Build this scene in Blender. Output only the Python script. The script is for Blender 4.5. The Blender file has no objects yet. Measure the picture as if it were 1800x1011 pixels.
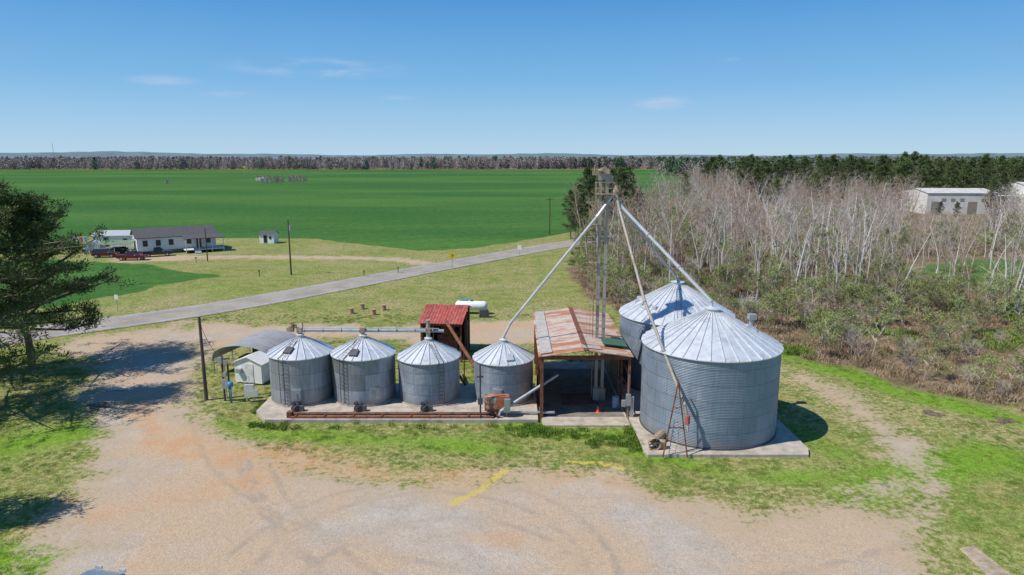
import bpy, math, random
import numpy as np
from mathutils import Vector, Matrix
R = random.Random(7)
rad = math.radians
H = 20.0; P = rad(10.99); CP, SP = math.cos(P), math.sin(P)

def G(u, v, z=0.0):
    """surveyed position on the level ground plane"""
    s = (v-505.5)/1200.0
    t = (H-z)/(SP+s*CP)
    return ((u-900)/1200.0*t, t*(CP-s*SP))
def GP(l): return [G(*a) for a in l]

# ------------------------------------------------------------------ nodes
def N(nt, typ, ins=None, **props):
    n = nt.nodes.new(typ)
    for k, v in props.items(): setattr(n, k, v)
    if ins:
        for k, v in ins.items():
            if isinstance(v, bpy.types.NodeSocket): nt.links.new(v, n.inputs[k])
            else: n.inputs[k].default_value = v
    return n
def noise(nt, vec, scale, detail=4, rough=.6, dist=0):
    return N(nt, 'ShaderNodeTexNoise', {'Vector': vec, 'Scale': scale, 'Detail': detail, 'Roughness': rough, 'Distortion': dist}).outputs[0]
def c4(c): return (c[0], c[1], c[2], 1) if not isinstance(c, bpy.types.NodeSocket) else c
def mix(nt, f, a, b, blend='MIX'):
    n = nt.nodes.new('ShaderNodeMix'); n.data_type = 'RGBA'; n.blend_type = blend
    for i, v in ((0, f), (6, c4(a)), (7, c4(b))):
        if isinstance(v, bpy.types.NodeSocket): nt.links.new(v, n.inputs[i])
        else: n.inputs[i].default_value = v
    return n.outputs[2]
def mr(nt, v, a, b, c=0., d=1., smooth=True):
    n = N(nt, 'ShaderNodeMapRange', {0: v, 1: a, 2: b, 3: c, 4: d})
    if smooth: n.interpolation_type = 'SMOOTHSTEP'
    return n.outputs[0]
def M(nt, op, a, b=0., c=0.):
    n = nt.nodes.new('ShaderNodeMath'); n.operation = op
    for i, v in enumerate((a, b, c)):
        if isinstance(v, bpy.types.NodeSocket): nt.links.new(v, n.inputs[i])
        else: n.inputs[i].default_value = v
    return n.outputs[0]
def newmat(name):
    m = bpy.data.materials.new(name); m.use_nodes = True
    nt = m.node_tree
    return m, nt, nt.nodes['Principled BSDF']
def gray(nt, v):
    return N(nt, 'ShaderNodeCombineColor', {0: v, 1: v, 2: v}).outputs[0]
def mapping(nt, vec, sc):
    return N(nt, 'ShaderNodeMapping', {'Vector': vec, 'Scale': sc}).outputs[0]

def pm(name, col, rough=.6, metal=0., var=.25, scale=2., bump=0., col2=None, mixlo=.45, mixhi=.6, stretch=(1, 1, 1)):
    m, nt, b = newmat(name)
    tc = N(nt, 'ShaderNodeTexCoord').outputs['Object']
    v = mapping(nt, tc, stretch)
    n1 = noise(nt, v, scale, 6, .65)
    base = mix(nt, 1., col, gray(nt, mr(nt, n1, .3, .7, 1-var, 1+var)), 'MULTIPLY')
    if col2 is not None:
        base = mix(nt, mr(nt, noise(nt, v, scale*.7+.3, 7, .7), mixlo, mixhi), base, col2)
    nt.links.new(base, b.inputs['Base Color'])
    b.inputs['Roughness'].default_value = rough; b.inputs['Metallic'].default_value = metal
    if bump:
        bn = N(nt, 'ShaderNodeBump', {'Height': noise(nt, tc, scale*8, 4), 'Strength': bump, 'Distance': .05})
        nt.links.new(bn.outputs[0], b.inputs['Normal'])
    return m

def bin_mat(name, col, ncell, hcell, var, streak, rustamt=0., metal=.5, rough=.45):
    m, nt, b = newmat(name)
    tc = N(nt, 'ShaderNodeTexCoord').outputs['Object']
    s = N(nt, 'ShaderNodeSeparateXYZ', {0: tc})
    zc = M(nt, 'FLOOR', M(nt, 'DIVIDE', s.outputs[2], hcell))
    a = M(nt, 'ARCTAN2', s.outputs[1], s.outputs[0])
    ac = M(nt, 'ADD', M(nt, 'MULTIPLY', a, ncell/(2*math.pi)), M(nt, 'MULTIPLY', zc, .5))
    acf = M(nt, 'FLOOR', ac)
    r_ = N(nt, 'ShaderNodeObjectInfo').outputs['Random']
    cv = N(nt, 'ShaderNodeCombineXYZ', {0: acf, 1: zc, 2: M(nt, 'MULTIPLY', r_, 50.)}).outputs[0]
    wn = N(nt, 'ShaderNodeTexWhiteNoise', {'Vector': cv}, noise_dimensions='3D').outputs[0]
    off = N(nt, 'ShaderNodeVectorMath', {0: tc, 1: N(nt, 'ShaderNodeCombineXYZ', {0: M(nt, 'MULTIPLY', r_, 80.)}).outputs[0]}, operation='ADD').outputs[0]
    base = mix(nt, 1., col, gray(nt, mr(nt, wn, 0, 1, 1-var, 1+var*.6, False)), 'MULTIPLY')
    st = noise(nt, mapping(nt, off, (5, 5, .5)), 1.2, 6, .7)
    base = mix(nt, 1., base, gray(nt, mr(nt, st, .3, .7, 1-streak, 1+streak)), 'MULTIPLY')
    sm = noise(nt, off, .8, 5, .6)
    base = mix(nt, mr(nt, sm, .5, .75, 0, .22), base, (.55, .58, .62))
    fa = M(nt, 'FRACT', ac); fz = M(nt, 'FRACT', M(nt, 'DIVIDE', s.outputs[2], hcell))
    seam = M(nt, 'MAXIMUM', M(nt, 'LESS_THAN', fa, .018), M(nt, 'LESS_THAN', fz, .04))
    base = mix(nt, M(nt, 'MULTIPLY', seam, .4), base, (.10, .11, .13))
    if rustamt:
        rn = noise(nt, mapping(nt, off, (1, 1, .6)), 1.1, 7, .72)
        base = mix(nt, mr(nt, rn, .60-rustamt*.1, .72, 0, .75), base, (.28, .21, .13))
    foot = mr(nt, M(nt, 'ADD', s.outputs[2], M(nt, 'MULTIPLY', st, -.9)), -.4, .5, .55, 0)
    base = mix(nt, foot, base, (.26, .22, .17))
    nt.links.new(base, b.inputs['Base Color'])
    b.inputs['Metallic'].default_value = metal
    nt.links.new(mr(nt, sm, .3, .7, rough-.08, rough+.12), b.inputs['Roughness'])
    return m

# ------------------------------------------------------------------ mesh builder
class MB:
    def __init__(s): s.v = []; s.f = []; s.m = []
    def add(s, vs, fs, m=0):
        o = len(s.v); s.v.extend([tuple(v) for v in vs])
        s.f.extend([tuple(i+o for i in f) for f in fs]); s.m.extend([m]*len(fs))
    def box(s, c, d, m=0, rz=0., ry=0., rx=0.):
        Rm = Matrix.Rotation(rz, 3, 'Z') @ Matrix.Rotation(ry, 3, 'Y') @ Matrix.Rotation(rx, 3, 'X')
        vs = []
        for z in (-.5, .5):
            for x, y in ((-.5, -.5), (.5, -.5), (.5, .5), (-.5, .5)):
                vs.append(Vector(c)+Rm @ Vector((x*d[0], y*d[1], z*d[2])))
        s.add(vs, [(3, 2, 1, 0), (4, 5, 6, 7), (0, 1, 5, 4), (1, 2, 6, 5), (2, 3, 7, 6), (3, 0, 4, 7)], m)
    def tube(s, p0, p1, r0, r1=None, n=8, m=0, cap=True):
        if r1 is None: r1 = r0
        p0 = Vector(p0); p1 = Vector(p1); d = (p1-p0)
        if d.length < 1e-6: return
        d.normalize()
        a = d.cross(Vector((0, 0, 1)) if abs(d.z) < .9 else Vector((1, 0, 0))).normalized(); b = d.cross(a)
        vs = []
        for p, r in ((p0, r0), (p1, r1)):
            for i in range(n):
                t = 2*math.pi*i/n
                vs.append(p+(a*math.cos(t)+b*math.sin(t))*r)
        fs = [(i, (i+1) % n, n+(i+1) % n, n+i) for i in range(n)]
        if cap: fs += [tuple(range(n))[::-1], tuple(range(n, 2*n))]
        s.add(vs, fs, m)
    def path(s, pts, r, n=8, m=0):
        for a, b in zip(pts[:-1], pts[1:]): s.tube(a, b, r, r, n, m)
    def lathe(s, prof, n=48, m=0, c=(0, 0, 0)):
        vs = []
        for r, z in prof:
            for i in range(n):
                t = 2*math.pi*i/n
                vs.append((c[0]+r*math.cos(t), c[1]+r*math.sin(t), c[2]+z))
        fs = []
        for j in range(len(prof)-1):
            for i in range(n):
                k = (i+1) % n
                fs.append((j*n+i, j*n+k, (j+1)*n+k, (j+1)*n+i))
        s.add(vs, fs, m)
    def prism(s, poly, y0, y1, m=0, axis='y'):
        n = len(poly)
        if axis == 'y': vs = [(a, y0, z) for a, z in poly]+[(a, y1, z) for a, z in poly]
        else: vs = [(y0, a, z) for a, z in poly]+[(y1, a, z) for a, z in poly]
        fs = [tuple(range(n)), tuple(range(n, 2*n))[::-1]]+[(i, n+i, n+(i+1) % n, (i+1) % n) for i in range(n)]
        s.add(vs, fs, m)
def mesh_of(name, mb, mats, smooth=False):
    me = bpy.data.meshes.new(name)
    me.from_pydata(mb.v, [], mb.f)
    for m in mats: me.materials.append(m)
    me.polygons.foreach_set('material_index', mb.m)
    if smooth: me.polygons.foreach_set('use_smooth', [True]*len(mb.f))
    me.update()
    return me
def obj(name, mb, mats, parent=None, loc=(0, 0, 0), rz=0., smooth=False, bevel=0.):
    if not isinstance(mats, (list, tuple)): mats = [mats]
    o = bpy.data.objects.new(name, mesh_of(name, mb, mats, smooth))
    bpy.context.scene.collection.objects.link(o)
    o.location = loc; o.rotation_euler = (0, 0, rz)
    if parent: o.parent = parent
    if bevel:
        bv = o.modifiers.new('b', 'BEVEL'); bv.width = bevel; bv.segments = 2
    return o
def empty(name, loc=(0, 0, 0), rz=0.):
    e = bpy.data.objects.new(name, None); e.empty_display_size = .5
    bpy.context.scene.collection.objects.link(e)
    e.location = loc; e.rotation_euler = (0, 0, rz)
    return e

# ------------------------------------------------------------------ materials
galv_big = bin_mat('galvanised_sheet_large', (.27, .325, .39), 14, 1.12, .09, .10)
galv_sm = bin_mat('galvanised_sheet_small', (.29, .335, .385), 8, .9, .16, .16, .3)
galv_old = bin_mat('galvanised_sheet_old', (.30, .34, .385), 7, 1.3, .34, .2, 1.0)
roof_galv = pm('galvanised_roof', (.66, .69, .72), .45, .35, .12, 1.2, 0, (.46, .48, .50), .48, .72)
steel = pm('steel_grey', (.38, .40, .42), .45, .4, .15)
steel_lt = pm('steel_light', (.58, .59, .60), .45, .35, .12)
steel_dk = pm('steel_dark', (.09, .09, .10), .6, .3, .2)
leg_paint = pm('leg_weathered_paint', (.38, .35, .30), .6, .1, .22, 1.0, 0, (.27, .19, .12), .5, .66, (1, 1, .3))
tan_paint = pm('tan_rust', (.33, .23, .14), .7, .0, .25, 3, 0, (.42, .37, .30), .5, .6)
rust = pm('rust', (.19, .07, .035), .85, .0, .4, 2.5, .2, (.10, .045, .03), .48, .65)
rust_box = pm('rusty_tank_paint', (.34, .11, .05), .8, 0, .3, 2.2, 0, (.40, .38, .35), .50, .58)
concrete = pm('concrete', (.45, .395, .33), .9, 0, .18, 1.1, .2, (.29, .235, .18), .48, .70)
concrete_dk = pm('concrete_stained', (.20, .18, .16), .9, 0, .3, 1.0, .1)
wood_pole = pm('pole_wood', (.10, .075, .055), .9, 0, .3, 3, .2, stretch=(1, 1, .2))
white_pt = pm('white_paint', (.78, .78, .76), .55, 0, .06, 1.5)
white_dirty = pm('white_weathered', (.70, .68, .63), .7, 0, .1, .6, 0, (.46, .40, .32), .58, .75)
blue_pt = pm('blue_plastic', (.06, .25, .48), .4, 0, .1)
glass_dk = pm('window_glass', (.03, .04, .05), .12, 0, .1)
shingle = pm('roof_shingle', (.085, .08, .085), .85, 0, .25, 4)
dark_in = pm('dark_brown_wall', (.10, .05, .035), .85, 0, .3)  # very dark brown, for the walls of the red-roof shed
rubber = pm('tyre_rubber', (.025, .025, .025), .85, 0, .1)
orange_pl = pm('orange_plastic', (.85, .16, .02), .5, 0, .05)
green_tin = pm('green_tin', (.06, .14, .07), .6, .1, .15)
yellow_sign = pm('yellow_sign', (.90, .62, .02), .5, 0, .05)
timber = pm('timber', (.42, .28, .15), .85, 0, .25, 4)

def tin_roof(name, c1, c2, c3, pitch=.3, axis=0, lo=.42, hi=.58):
    m, nt, b = newmat(name)
    tc = N(nt, 'ShaderNodeTexCoord').outputs['Object']
    s = N(nt, 'ShaderNodeSeparateXYZ', {0: tc})
    st = (.35, 1, 1) if axis == 1 else (1, .35, 1)
    n1 = noise(nt, mapping(nt, tc, st), .9, 8, .72)
    n2 = noise(nt, mapping(nt, tc, st), 3.1, 6, .7)
    pan = M(nt, 'FLOOR', M(nt, 'DIVIDE', s.outputs[axis], .9))
    pan2 = M(nt, 'FLOOR', M(nt, 'DIVIDE', s.outputs[1-axis], 3.3))
    wn = N(nt, 'ShaderNodeTexWhiteNoise', {'Vector': N(nt, 'ShaderNodeCombineXYZ', {0: pan, 1: pan2}).outputs[0]}, noise_dimensions='3D').outputs[0]
    f = M(nt, 'ADD', n1, M(nt, 'MULTIPLY', M(nt, 'SUBTRACT', wn, .5), .22))
    base = mix(nt, mr(nt, f, lo, hi), c1, c2)
    base = mix(nt, mr(nt, n2, .45, .7, 0, .8), base, c3)
    nt.links.new(base, b.inputs['Base Color'])
    b.inputs['Roughness'].default_value = .65; b.inputs['Metallic'].default_value = .1
    w = M(nt, 'SINE', M(nt, 'MULTIPLY', s.outputs[axis], 2*math.pi/pitch))
    bn = N(nt, 'ShaderNodeBump', {'Height': w, 'Strength': .6, 'Distance': .03})
    nt.links.new(bn.outputs[0], b.inputs['Normal'])
    return m
rust_roof = tin_roof('rusty_tin_roof', (.58, .47, .39), (.45, .19, .085), (.32, .14, .075), .3, 1)
red_roof = tin_roof('red_tin_roof', (.40, .07, .05), (.30, .055, .04), (.44, .20, .16), .3, 0)
arch_tin = tin_roof('carport_tin', (.36, .36, .36), (.30, .29, .28), (.22, .21, .20), .3, 1)

# ------------------------------------------------------------------ ground
def grow(a, b, st, g=1.12):
    o = [a]
    while o[-1] < b: o.append(o[-1]+st); st *= g
    return np.array(o[1:])
def axis_lines(segs): return np.concatenate([np.arange(a, b, st) for a, b, st in segs])
xs = axis_lines([(-170, -60, 1.2), (-60, 60, .36), (60, 170, 1.2)]); gx = grow(170, 9000, 2.)
xs = np.concatenate([-gx[::-1], xs, gx])
ys = axis_lines([(-30, 24, 2.), (24, 78, .3), (78, 130, .6), (130, 230, 1.3)]); ys = np.concatenate([[-400, -200, -100, -60], ys, grow(230, 12000, 2.)])
XX, YY = np.meshgrid(xs, ys)
def vnoise(X, Y, s, seed):
    X = X/s; Y = Y/s
    xi = np.floor(X).astype(np.int64); yi = np.floor(Y).astype(np.int64)
    fx = X-xi; fy = Y-yi; fx = fx*fx*(3-2*fx); fy = fy*fy*(3-2*fy)
    def h(a, b):
        n = (a*374761393+b*668265263+seed*982451653) & 0x7fffffff
        n = ((n ^ (n >> 13))*1274126177) & 0x7fffffff
        return ((n ^ (n >> 16)) & 0xffff)/65535.
    return (h(xi, yi)*(1-fx)+h(xi+1, yi)*fx)*(1-fy)+(h(xi, yi+1)*(1-fx)+h(xi+1, yi+1)*fx)*fy
def fbm(X, Y, s, seed): return .55*vnoise(X, Y, s, seed)+.3*vnoise(X, Y, s/2.1, seed+1)+.15*vnoise(X, Y, s/4.3, seed+2)
def segd(X, Y, a, b):
    dx, dy = b[0]-a[0], b[1]-a[1]; L = dx*dx+dy*dy+1e-9
    t = np.clip(((X-a[0])*dx+(Y-a[1])*dy)/L, 0, 1)
    return np.hypot(X-a[0]-t*dx, Y-a[1]-t*dy)
def sd(poly, X, Y):
    d = np.full(X.shape, 1e9); ins = np.zeros(X.shape, bool)
    n = len(poly)
    for i in range(n):
        a, b = poly[i], poly[(i+1) % n]
        d = np.minimum(d, segd(X, Y, a, b))
        c = ((a[1] > Y) != (b[1] > Y)) & (X < (b[0]-a[0])*(Y-a[1])/(b[1]-a[1]+1e-12)+a[0])
        ins ^= c
    return np.where(ins, d, -d)
def line_d(pl, X, Y):
    d = np.full(X.shape, 1e9)
    for a, b in zip(pl[:-1], pl[1:]): d = np.minimum(d, segd(X, Y, a, b))
    return d
def soft(s, w): return np.clip(.5+s/(2*w), 0, 1)

lot = GP([(100, 612), (150, 592), (330, 566), (340, 612), (318, 655), (322, 700), (370, 760), (450, 808), (640, 838), (780, 845), (900, 832), (1080, 838), (1200, 885), (1320, 915), (1480, 885), (1560, 920), (1640, 990), (1720, 1200), (900, 1500), (-300, 1400), (100, 1080), (118, 960), (70, 925), (115, 890), (155, 860), (168, 780), (150, 700), (180, 640)])
lane = GP([(325, 568), (700, 573), (950, 560), (965, 575), (955, 603), (830, 606), (600, 594), (440, 602), (340, 628)])
brush = GP([(1012, 432), (1000, 470), (1030, 520), (1090, 550), (1270, 560), (1350, 600), (1380, 624), (1500, 645), (1640, 690), (1800, 725), (2200, 820), (2900, 700), (2300, 400), (2100, 322), (1290, 320), (1180, 350), (1100, 400)])
bigfield = GP([(-900, 470), (-100, 450), (128, 440), (150, 414), (350, 418), (560, 420), (640, 430), (735, 441), (830, 436), (985, 412), (1060, 395), (1110, 385), (1180, 350), (1290, 320)])+[(700, 950), (-2200, 950)]
field2 = GP([(-500, 520), (-50, 462), (100, 456), (250, 466), (385, 487), (300, 500), (190, 522), (100, 538), (-100, 560)])
woodfield = GP([(1585, 470), (1640, 452), (1790, 450), (1900, 470), (1850, 515), (1640, 508)])
wob = (fbm(XX, YY, 5., 11)-.5)*3.2
gravel = soft(sd(lot, XX, YY)+wob*1.4, 3.4)
gravel = np.maximum(gravel, .80*soft(sd(lane, XX, YY)+wob, 1.8))
trk = GP([(1330, 640), (1420, 668), (1500, 712), (1560, 760), (1600, 810), (1640, 860), (1600, 930)])
gravel = np.maximum(gravel, .61*soft(1.7-line_d(trk, XX, YY)+wob*1.2, 2.4))
gravel = np.maximum(gravel, .60*soft(1.6-line_d(GP([(1480, 890), (1560, 850), (1640, 850)]), XX, YY)+wob, 2.2))
drive = GP([(215, 456), (330, 452), (450, 451), (620, 453), (700, 456), (770, 466)])
gravel = np.maximum(gravel, .66*soft(2.6-line_d(drive, XX, YY), 2.))
gravel = np.maximum(gravel, .7*soft(sd(GP([(190, 450), (350, 447), (340, 458), (200, 462)]), XX, YY), 2))
dirt = np.zeros(XX.shape)
for pl, r, k in [([(230, 700), (300, 780), (380, 800), (500, 800), (690, 838), (830, 835)], 2.0, .92), ([(190, 900), (420, 850), (520, 820)], 2.0, .8), ([(250, 1000), (330, 900)], 1.4, .6), ([(830, 945), (900, 950)], 1.1, .85), ([(860, 840), (1050, 835), (1150, 870)], 1.3, .75),
                 ([(60, 925), (120, 880)], 1.3, .85), ([(700, 585), (850, 575), (950, 568)], 2., .78), ([(390, 605), (520, 585), (620, 590)], 1.8, .75), ([(60, 655), (150, 640)], 2.5, .75), ([(230, 455), (620, 455)], 2.5, .66), ([(620, 455), (770, 463)], 2., .55), ([(940, 1000), (1100, 960)], 1.4, .6)]:
    dirt = np.maximum(dirt, k*soft(r-line_d(GP(pl), XX, YY)+wob*1.2, 2.4))
lush = .62*fbm(XX, YY, 14., 31)
for pl, r, k in [([(930, 745), (1000, 765), (1110, 770)], 1.6, .95), ([(1370, 618), (1500, 655), (1650, 705), (1800, 740)], 2.0, .95), ([(20, 780), (120, 760)], 3.5, .9), ([(380, 740), (450, 760), (700, 775), (900, 790)], 1.8, .78), ([(1500, 860), (1750, 800), (1900, 850)], 3., .8), ([(-20, 980), (80, 990)], 2.5, .85), ([(1100, 790), (1300, 840), (1450, 840)], 1.8, .82), ([(1400, 760), (1480, 800)], 2, .7), ([(100, 545), (330, 510), (600, 470)], 1.5, .65)]:
    lush = np.maximum(lush, k*soft(r-line_d(GP(pl), XX, YY)+wob, 2.5))
yel = np.zeros(XX.shape)
for pl, r in [([(797, 884), (845, 860), (888, 826)], .30), ([(1000, 812), (1050, 812), (1095, 822)], .24)]:
    yel = np.maximum(yel, soft(r-line_d(GP(pl), XX, YY)+wob*.22, .45))
field = np.maximum(soft(sd(bigfield, XX, YY)+wob*.8, 1.5), soft(sd(field2, XX, YY)+wob*1.3, 1.6))
field = np.maximum(field, .56*soft(sd(woodfield, XX, YY)+wob*3, 5.))
brushm = soft(sd(brush, XX, YY)+wob*1.4, 2.6)
brushm = np.maximum(brushm, soft(YY-948, 6)); brushm *= (1-.4*soft(sd(woodfield, XX, YY)+wob*3, 5.))
brushm = np.maximum(brushm, soft(sd(GP([(430, 320), (455, 312), (520, 314), (545, 322), (500, 326)]), XX, YY), 3.))
brushm = np.maximum(brushm, .62*soft(2.5-line_d(GP([(-100, 327), (150, 326), (400, 324)]), XX, YY), 3.))
me = bpy.data.meshes.new('ground')
ny, nx = XX.shape
hz = (fbm(XX, YY, 2.5, 51)-.5)*.05*np.clip((200-YY)/100, 0, 1)*np.clip((YY-20)/10, 0, 1)
co = np.stack([XX.ravel(), YY.ravel(), (hz-.03).ravel()], 1).astype(np.float32)
me.vertices.add(nx*ny); me.vertices.foreach_set('co', co.ravel())
idx = np.arange(nx*ny).reshape(ny, nx)
q = np.stack([idx[:-1, :-1], idx[:-1, 1:], idx[1:, 1:], idx[1:, :-1]], -1).reshape(-1, 4)
me.loops.add(q.size); me.loops.foreach_set('vertex_index', q.ravel().astype(np.int32))
me.polygons.add(len(q)); me.polygons.foreach_set('loop_start', (np.arange(len(q))*4).astype(np.int32))
me.update(calc_edges=True); me.validate()
me.polygons.foreach_set('use_smooth', [True]*len(q))
for nm, arr in (('gravel', gravel), ('dirt', dirt), ('lush', lush), ('yel', yel), ('field', field), ('brush', brushm)):
    at = me.attributes.new(nm, 'FLOAT', 'POINT'); at.data.foreach_set('value', arr.ravel().astype(np.float32))
ground = bpy.data.objects.new('ground', me); bpy.context.scene.collection.objects.link(ground)
gm, nt, b = newmat('ground_surface')
pos = N(nt, 'ShaderNodeNewGeometry').outputs['Position']
def att(n): return N(nt, 'ShaderNodeAttribute', attribute_name=n).outputs['Fac']
nL = noise(nt, pos, .09, 3, .6); nM = noise(nt, pos, .5, 4, .65); nS = noise(nt, pos, 2.6, 4, .7); nF = noise(nt, pos, 14., 2, .7)
nX = noise(nt, pos, 45., 1, .6)
grass = mix(nt, mr(nt, nM, .35, .65), (.155, .215, .040), (.285, .275, .09))
grass = mix(nt, mr(nt, M(nt, 'ADD', nS, M(nt, 'MULTIPLY', nL, .5)), .70, .92, 0, .85), grass, (.39, .315, .17))
lm = M(nt, 'ADD', att('lush'), M(nt, 'MULTIPLY', M(nt, 'SUBTRACT', nS, .5), .9))
grass = mix(nt, mr(nt, lm, .32, .8, 0, .92), grass, (.16, .29, .025))
grass = mix(nt, 1., grass, gray(nt, mr(nt, nF, .25, .75, .58, 1.38)), 'MULTIPLY')
grass = mix(nt, 1., grass, gray(nt, mr(nt, nS, .25, .75, .72, 1.22)), 'MULTIPLY')
grv = mix(nt, mr(nt, nM, .35, .68), (.42, .36, .295), (.49, .43, .36))
grv = mix(nt, mr(nt, nL, .38, .58), grv, (.50, .37, .25))
grv = mix(nt, mr(nt, nS, .45, .72, 0, .45), grv, (.33, .29, .25))
grv = mix(nt, 1., grv, gray(nt, mr(nt, nX, .25, .75, .68, 1.28)), 'MULTIPLY')
grv = mix(nt, 1., grv, gray(nt, mr(nt, nF, .25, .75, .8, 1.16)), 'MULTIPLY')
sp = N(nt, 'ShaderNodeSeparateXYZ', {0: pos})
tr = None
for cx, cy, r in [(-4.6, 30, 8.2), (-4.6, 30, 9.9), (-3.2, 28, 7.2), (22, 62, 43), (22, 62, 44.8), (30, 66, 53.2), (6, 62, 32.8)]:
    dx = M(nt, 'SUBTRACT', sp.outputs[0], cx); dy = M(nt, 'SUBTRACT', sp.outputs[1], cy)
    d = M(nt, 'SQRT', M(nt, 'ADD', M(nt, 'MULTIPLY', dx, dx), M(nt, 'MULTIPLY', dy, dy)))
    e = mr(nt, M(nt, 'ABSOLUTE', M(nt, 'SUBTRACT', M(nt, 'ADD', d, M(nt, 'MULTIPLY', nM, 1.3)), r+.65)), .04, .38, 1, 0)
    tr = e if tr is None else M(nt, 'MAXIMUM', tr, e)
trm = M(nt, 'MULTIPLY', tr, mr(nt, nM, .38, .62, .05, .62))
dm = M(nt, 'ADD', att('dirt'), M(nt, 'MULTIPLY', M(nt, 'SUBTRACT', nS, .5), .9))
dcol = mix(nt, mr(nt, nM, .3, .7), (.53, .295, .15), (.51, .37, .235))
dcol = mix(nt, 1., dcol, gray(nt, mr(nt, nF, .25, .75, .8, 1.15)), 'MULTIPLY')
gm_ = M(nt, 'ADD', att('gravel'), M(nt, 'ADD', M(nt, 'MULTIPLY', M(nt, 'SUBTRACT', nS, .5), 1.1), M(nt, 'MULTIPLY', M(nt, 'SUBTRACT', nM, .5), .8)))
col = mix(nt, mr(nt, gm_, .36, .64), grass, grv)
fr = M(nt, 'MULTIPLY', mr(nt, gm_, .25, .5), mr(nt, gm_, .55, .95, .6, 0))
col = mix(nt, fr, col, (.44, .34, .225))
col = mix(nt, mr(nt, dm, .36, .8, 0, .8), col, dcol)
col = mix(nt, M(nt, 'MULTIPLY', M(nt, 'MULTIPLY', trm, mr(nt, nL, .38, .58, .5, 1)), mr(nt, gm_, .5, .7)), col, (.30, .25, .20))
bcol = mix(nt, mr(nt, nM, .35, .65), (.17, .12, .075), (.27, .20, .125))
bcol = mix(nt, mr(nt, nL, .46, .60, 0, .6), bcol, (.14, .17, .055))
bcol = mix(nt, 1., bcol, gray(nt, mr(nt, nF, .25, .75, .55, 1.35)), 'MULTIPLY')
col = mix(nt, mr(nt, M(nt, 'ADD', att('brush'), M(nt, 'MULTIPLY', M(nt, 'SUBTRACT', nS, .5), .9)), .4, .6), col, bcol)
nW = noise(nt, mapping(nt, pos, (.004, .012, 1)), 1., 5, .6)
fcol = mix(nt, mr(nt, nW, .38, .62), (.043, .13, .025), (.078, .175, .034))
sl = N(nt, 'ShaderNodeTexWave', {'Vector': N(nt, 'ShaderNodeMapping', {'Vector': pos, 'Rotation': (0, 0, rad(62))}).outputs[0], 'Scale': .035, 'Distortion': .6, 'Detail': 2.}).outputs['Fac']
fcol = mix(nt, mr(nt, sl, .9, 1., 0, .25), fcol, (.035, .08, .02))
fcol = mix(nt, 1., fcol, gray(nt, mr(nt, nS, .25, .75, .62, 1.32)), 'MULTIPLY')
fcol = mix(nt, 1., fcol, gray(nt, mr(nt, nM, .25, .75, .8, 1.2)), 'MULTIPLY')
col = mix(nt, mr(nt, M(nt, 'ADD', att('field'), M(nt, 'MULTIPLY', M(nt, 'SUBTRACT', nS, .5), .7)), .40, .62), col, fcol)
col = mix(nt, mr(nt, M(nt, 'ADD', att('yel'), M(nt, 'MULTIPLY', M(nt, 'SUBTRACT', nS, .5), 1.4)), .40, .7, 0, .8), col, (.56, .43, .10))
nt.links.new(col, b.inputs['Base Color']); b.inputs['Roughness'].default_value = .95
b.inputs['Specular IOR Level'].default_value = .1
hh = M(nt, 'ADD', M(nt, 'MULTIPLY', nS, .6), M(nt, 'MULTIPLY', nF, .4))
bn = N(nt, 'ShaderNodeBump', {'Height': hh, 'Strength': .55, 'Distance': .12}); nt.links.new(bn.outputs[0], b.inputs['Normal'])
me.materials.append(gm)

# ------------------------------------------------------------------ road
def catmull(pts, n=14):
    o = []
    p = [pts[0]]+pts+[pts[-1]]
    for i in range(1, len(p)-2):
        for k in range(n):
            t = k/n
            o.append(tuple(.5*((2*p[i][j])+(-p[i-1][j]+p[i+1][j])*t+(2*p[i-1][j]-5*p[i][j]+4*p[i+1][j]-p[i+2][j])*t*t+(-p[i-1][j]+3*p[i][j]-3*p[i+1][j]+p[i+2][j])*t**3) for j in (0, 1)))
    o.append(pts[-1]); return o
roadc = catmull([(-190, -45), (-95, 41), (-54.5, 75.5), (-36.7, 92), (-11.4, 125.5), (11.6, 154.5), (39, 183), (96, 240), (210, 365), (430, 620)])
def ribbon(name, cl, o0, o1, z, mat, parent=None):
    mb = MB(); vs = []
    for i, p in enumerate(cl):
        a = cl[max(i-1, 0)]; c = cl[min(i+1, len(cl)-1)]
        dx, dy = c[0]-a[0], c[1]-a[1]; l = math.hypot(dx, dy); nx_, ny_ = dy/l, -dx/l
        vs += [(p[0]+nx_*o0, p[1]+ny_*o0, z), (p[0]+nx_*o1, p[1]+ny_*o1, z)]
    mb.add(vs, [(2*i, 2*i+1, 2*i+3, 2*i+2) for i in range(len(cl)-1)])
    return obj(name, mb, mat, parent)
asph, nt, b = newmat('asphalt')
pos = N(nt, 'ShaderNodeNewGeometry').outputs['Position']
a1 = noise(nt, pos, .25, 6, .65); a2 = noise(nt, pos, 9, 4, .7)
ac = mix(nt, mr(nt, a1, .35, .65), (.27, .245, .22), (.35, .32, .285)); ac = mix(nt, 1., ac, gray(nt, mr(nt, a2, .3, .7, .84, 1.14)), 'MULTIPLY')
nt.links.new(ac, b.inputs['Base Color']); b.inputs['Roughness'].default_value = .9
road = ribbon('road', roadc, -3.3, 3.3, .03, asph)
linew = pm('road_paint_white', (.6, .6, .58), .7, 0, .2, 1)
liney = pm('road_paint_yellow', (.55, .36, .06), .7, 0, .2, 1)
ribbon('edge_line_1', roadc, -3.0, -2.88, .036, linew, road); ribbon('edge_line_2', roadc, 2.88, 3.0, .036, linew, road)
ribbon('centre_line_1', roadc, -.2, -.08, .036, liney, road); ribbon('centre_line_2', roadc, .08, .2, .036, liney, road)
shoulder = pm('shoulder_gravel', (.30, .25, .16), .95, 0, .3, 1.5)
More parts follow.
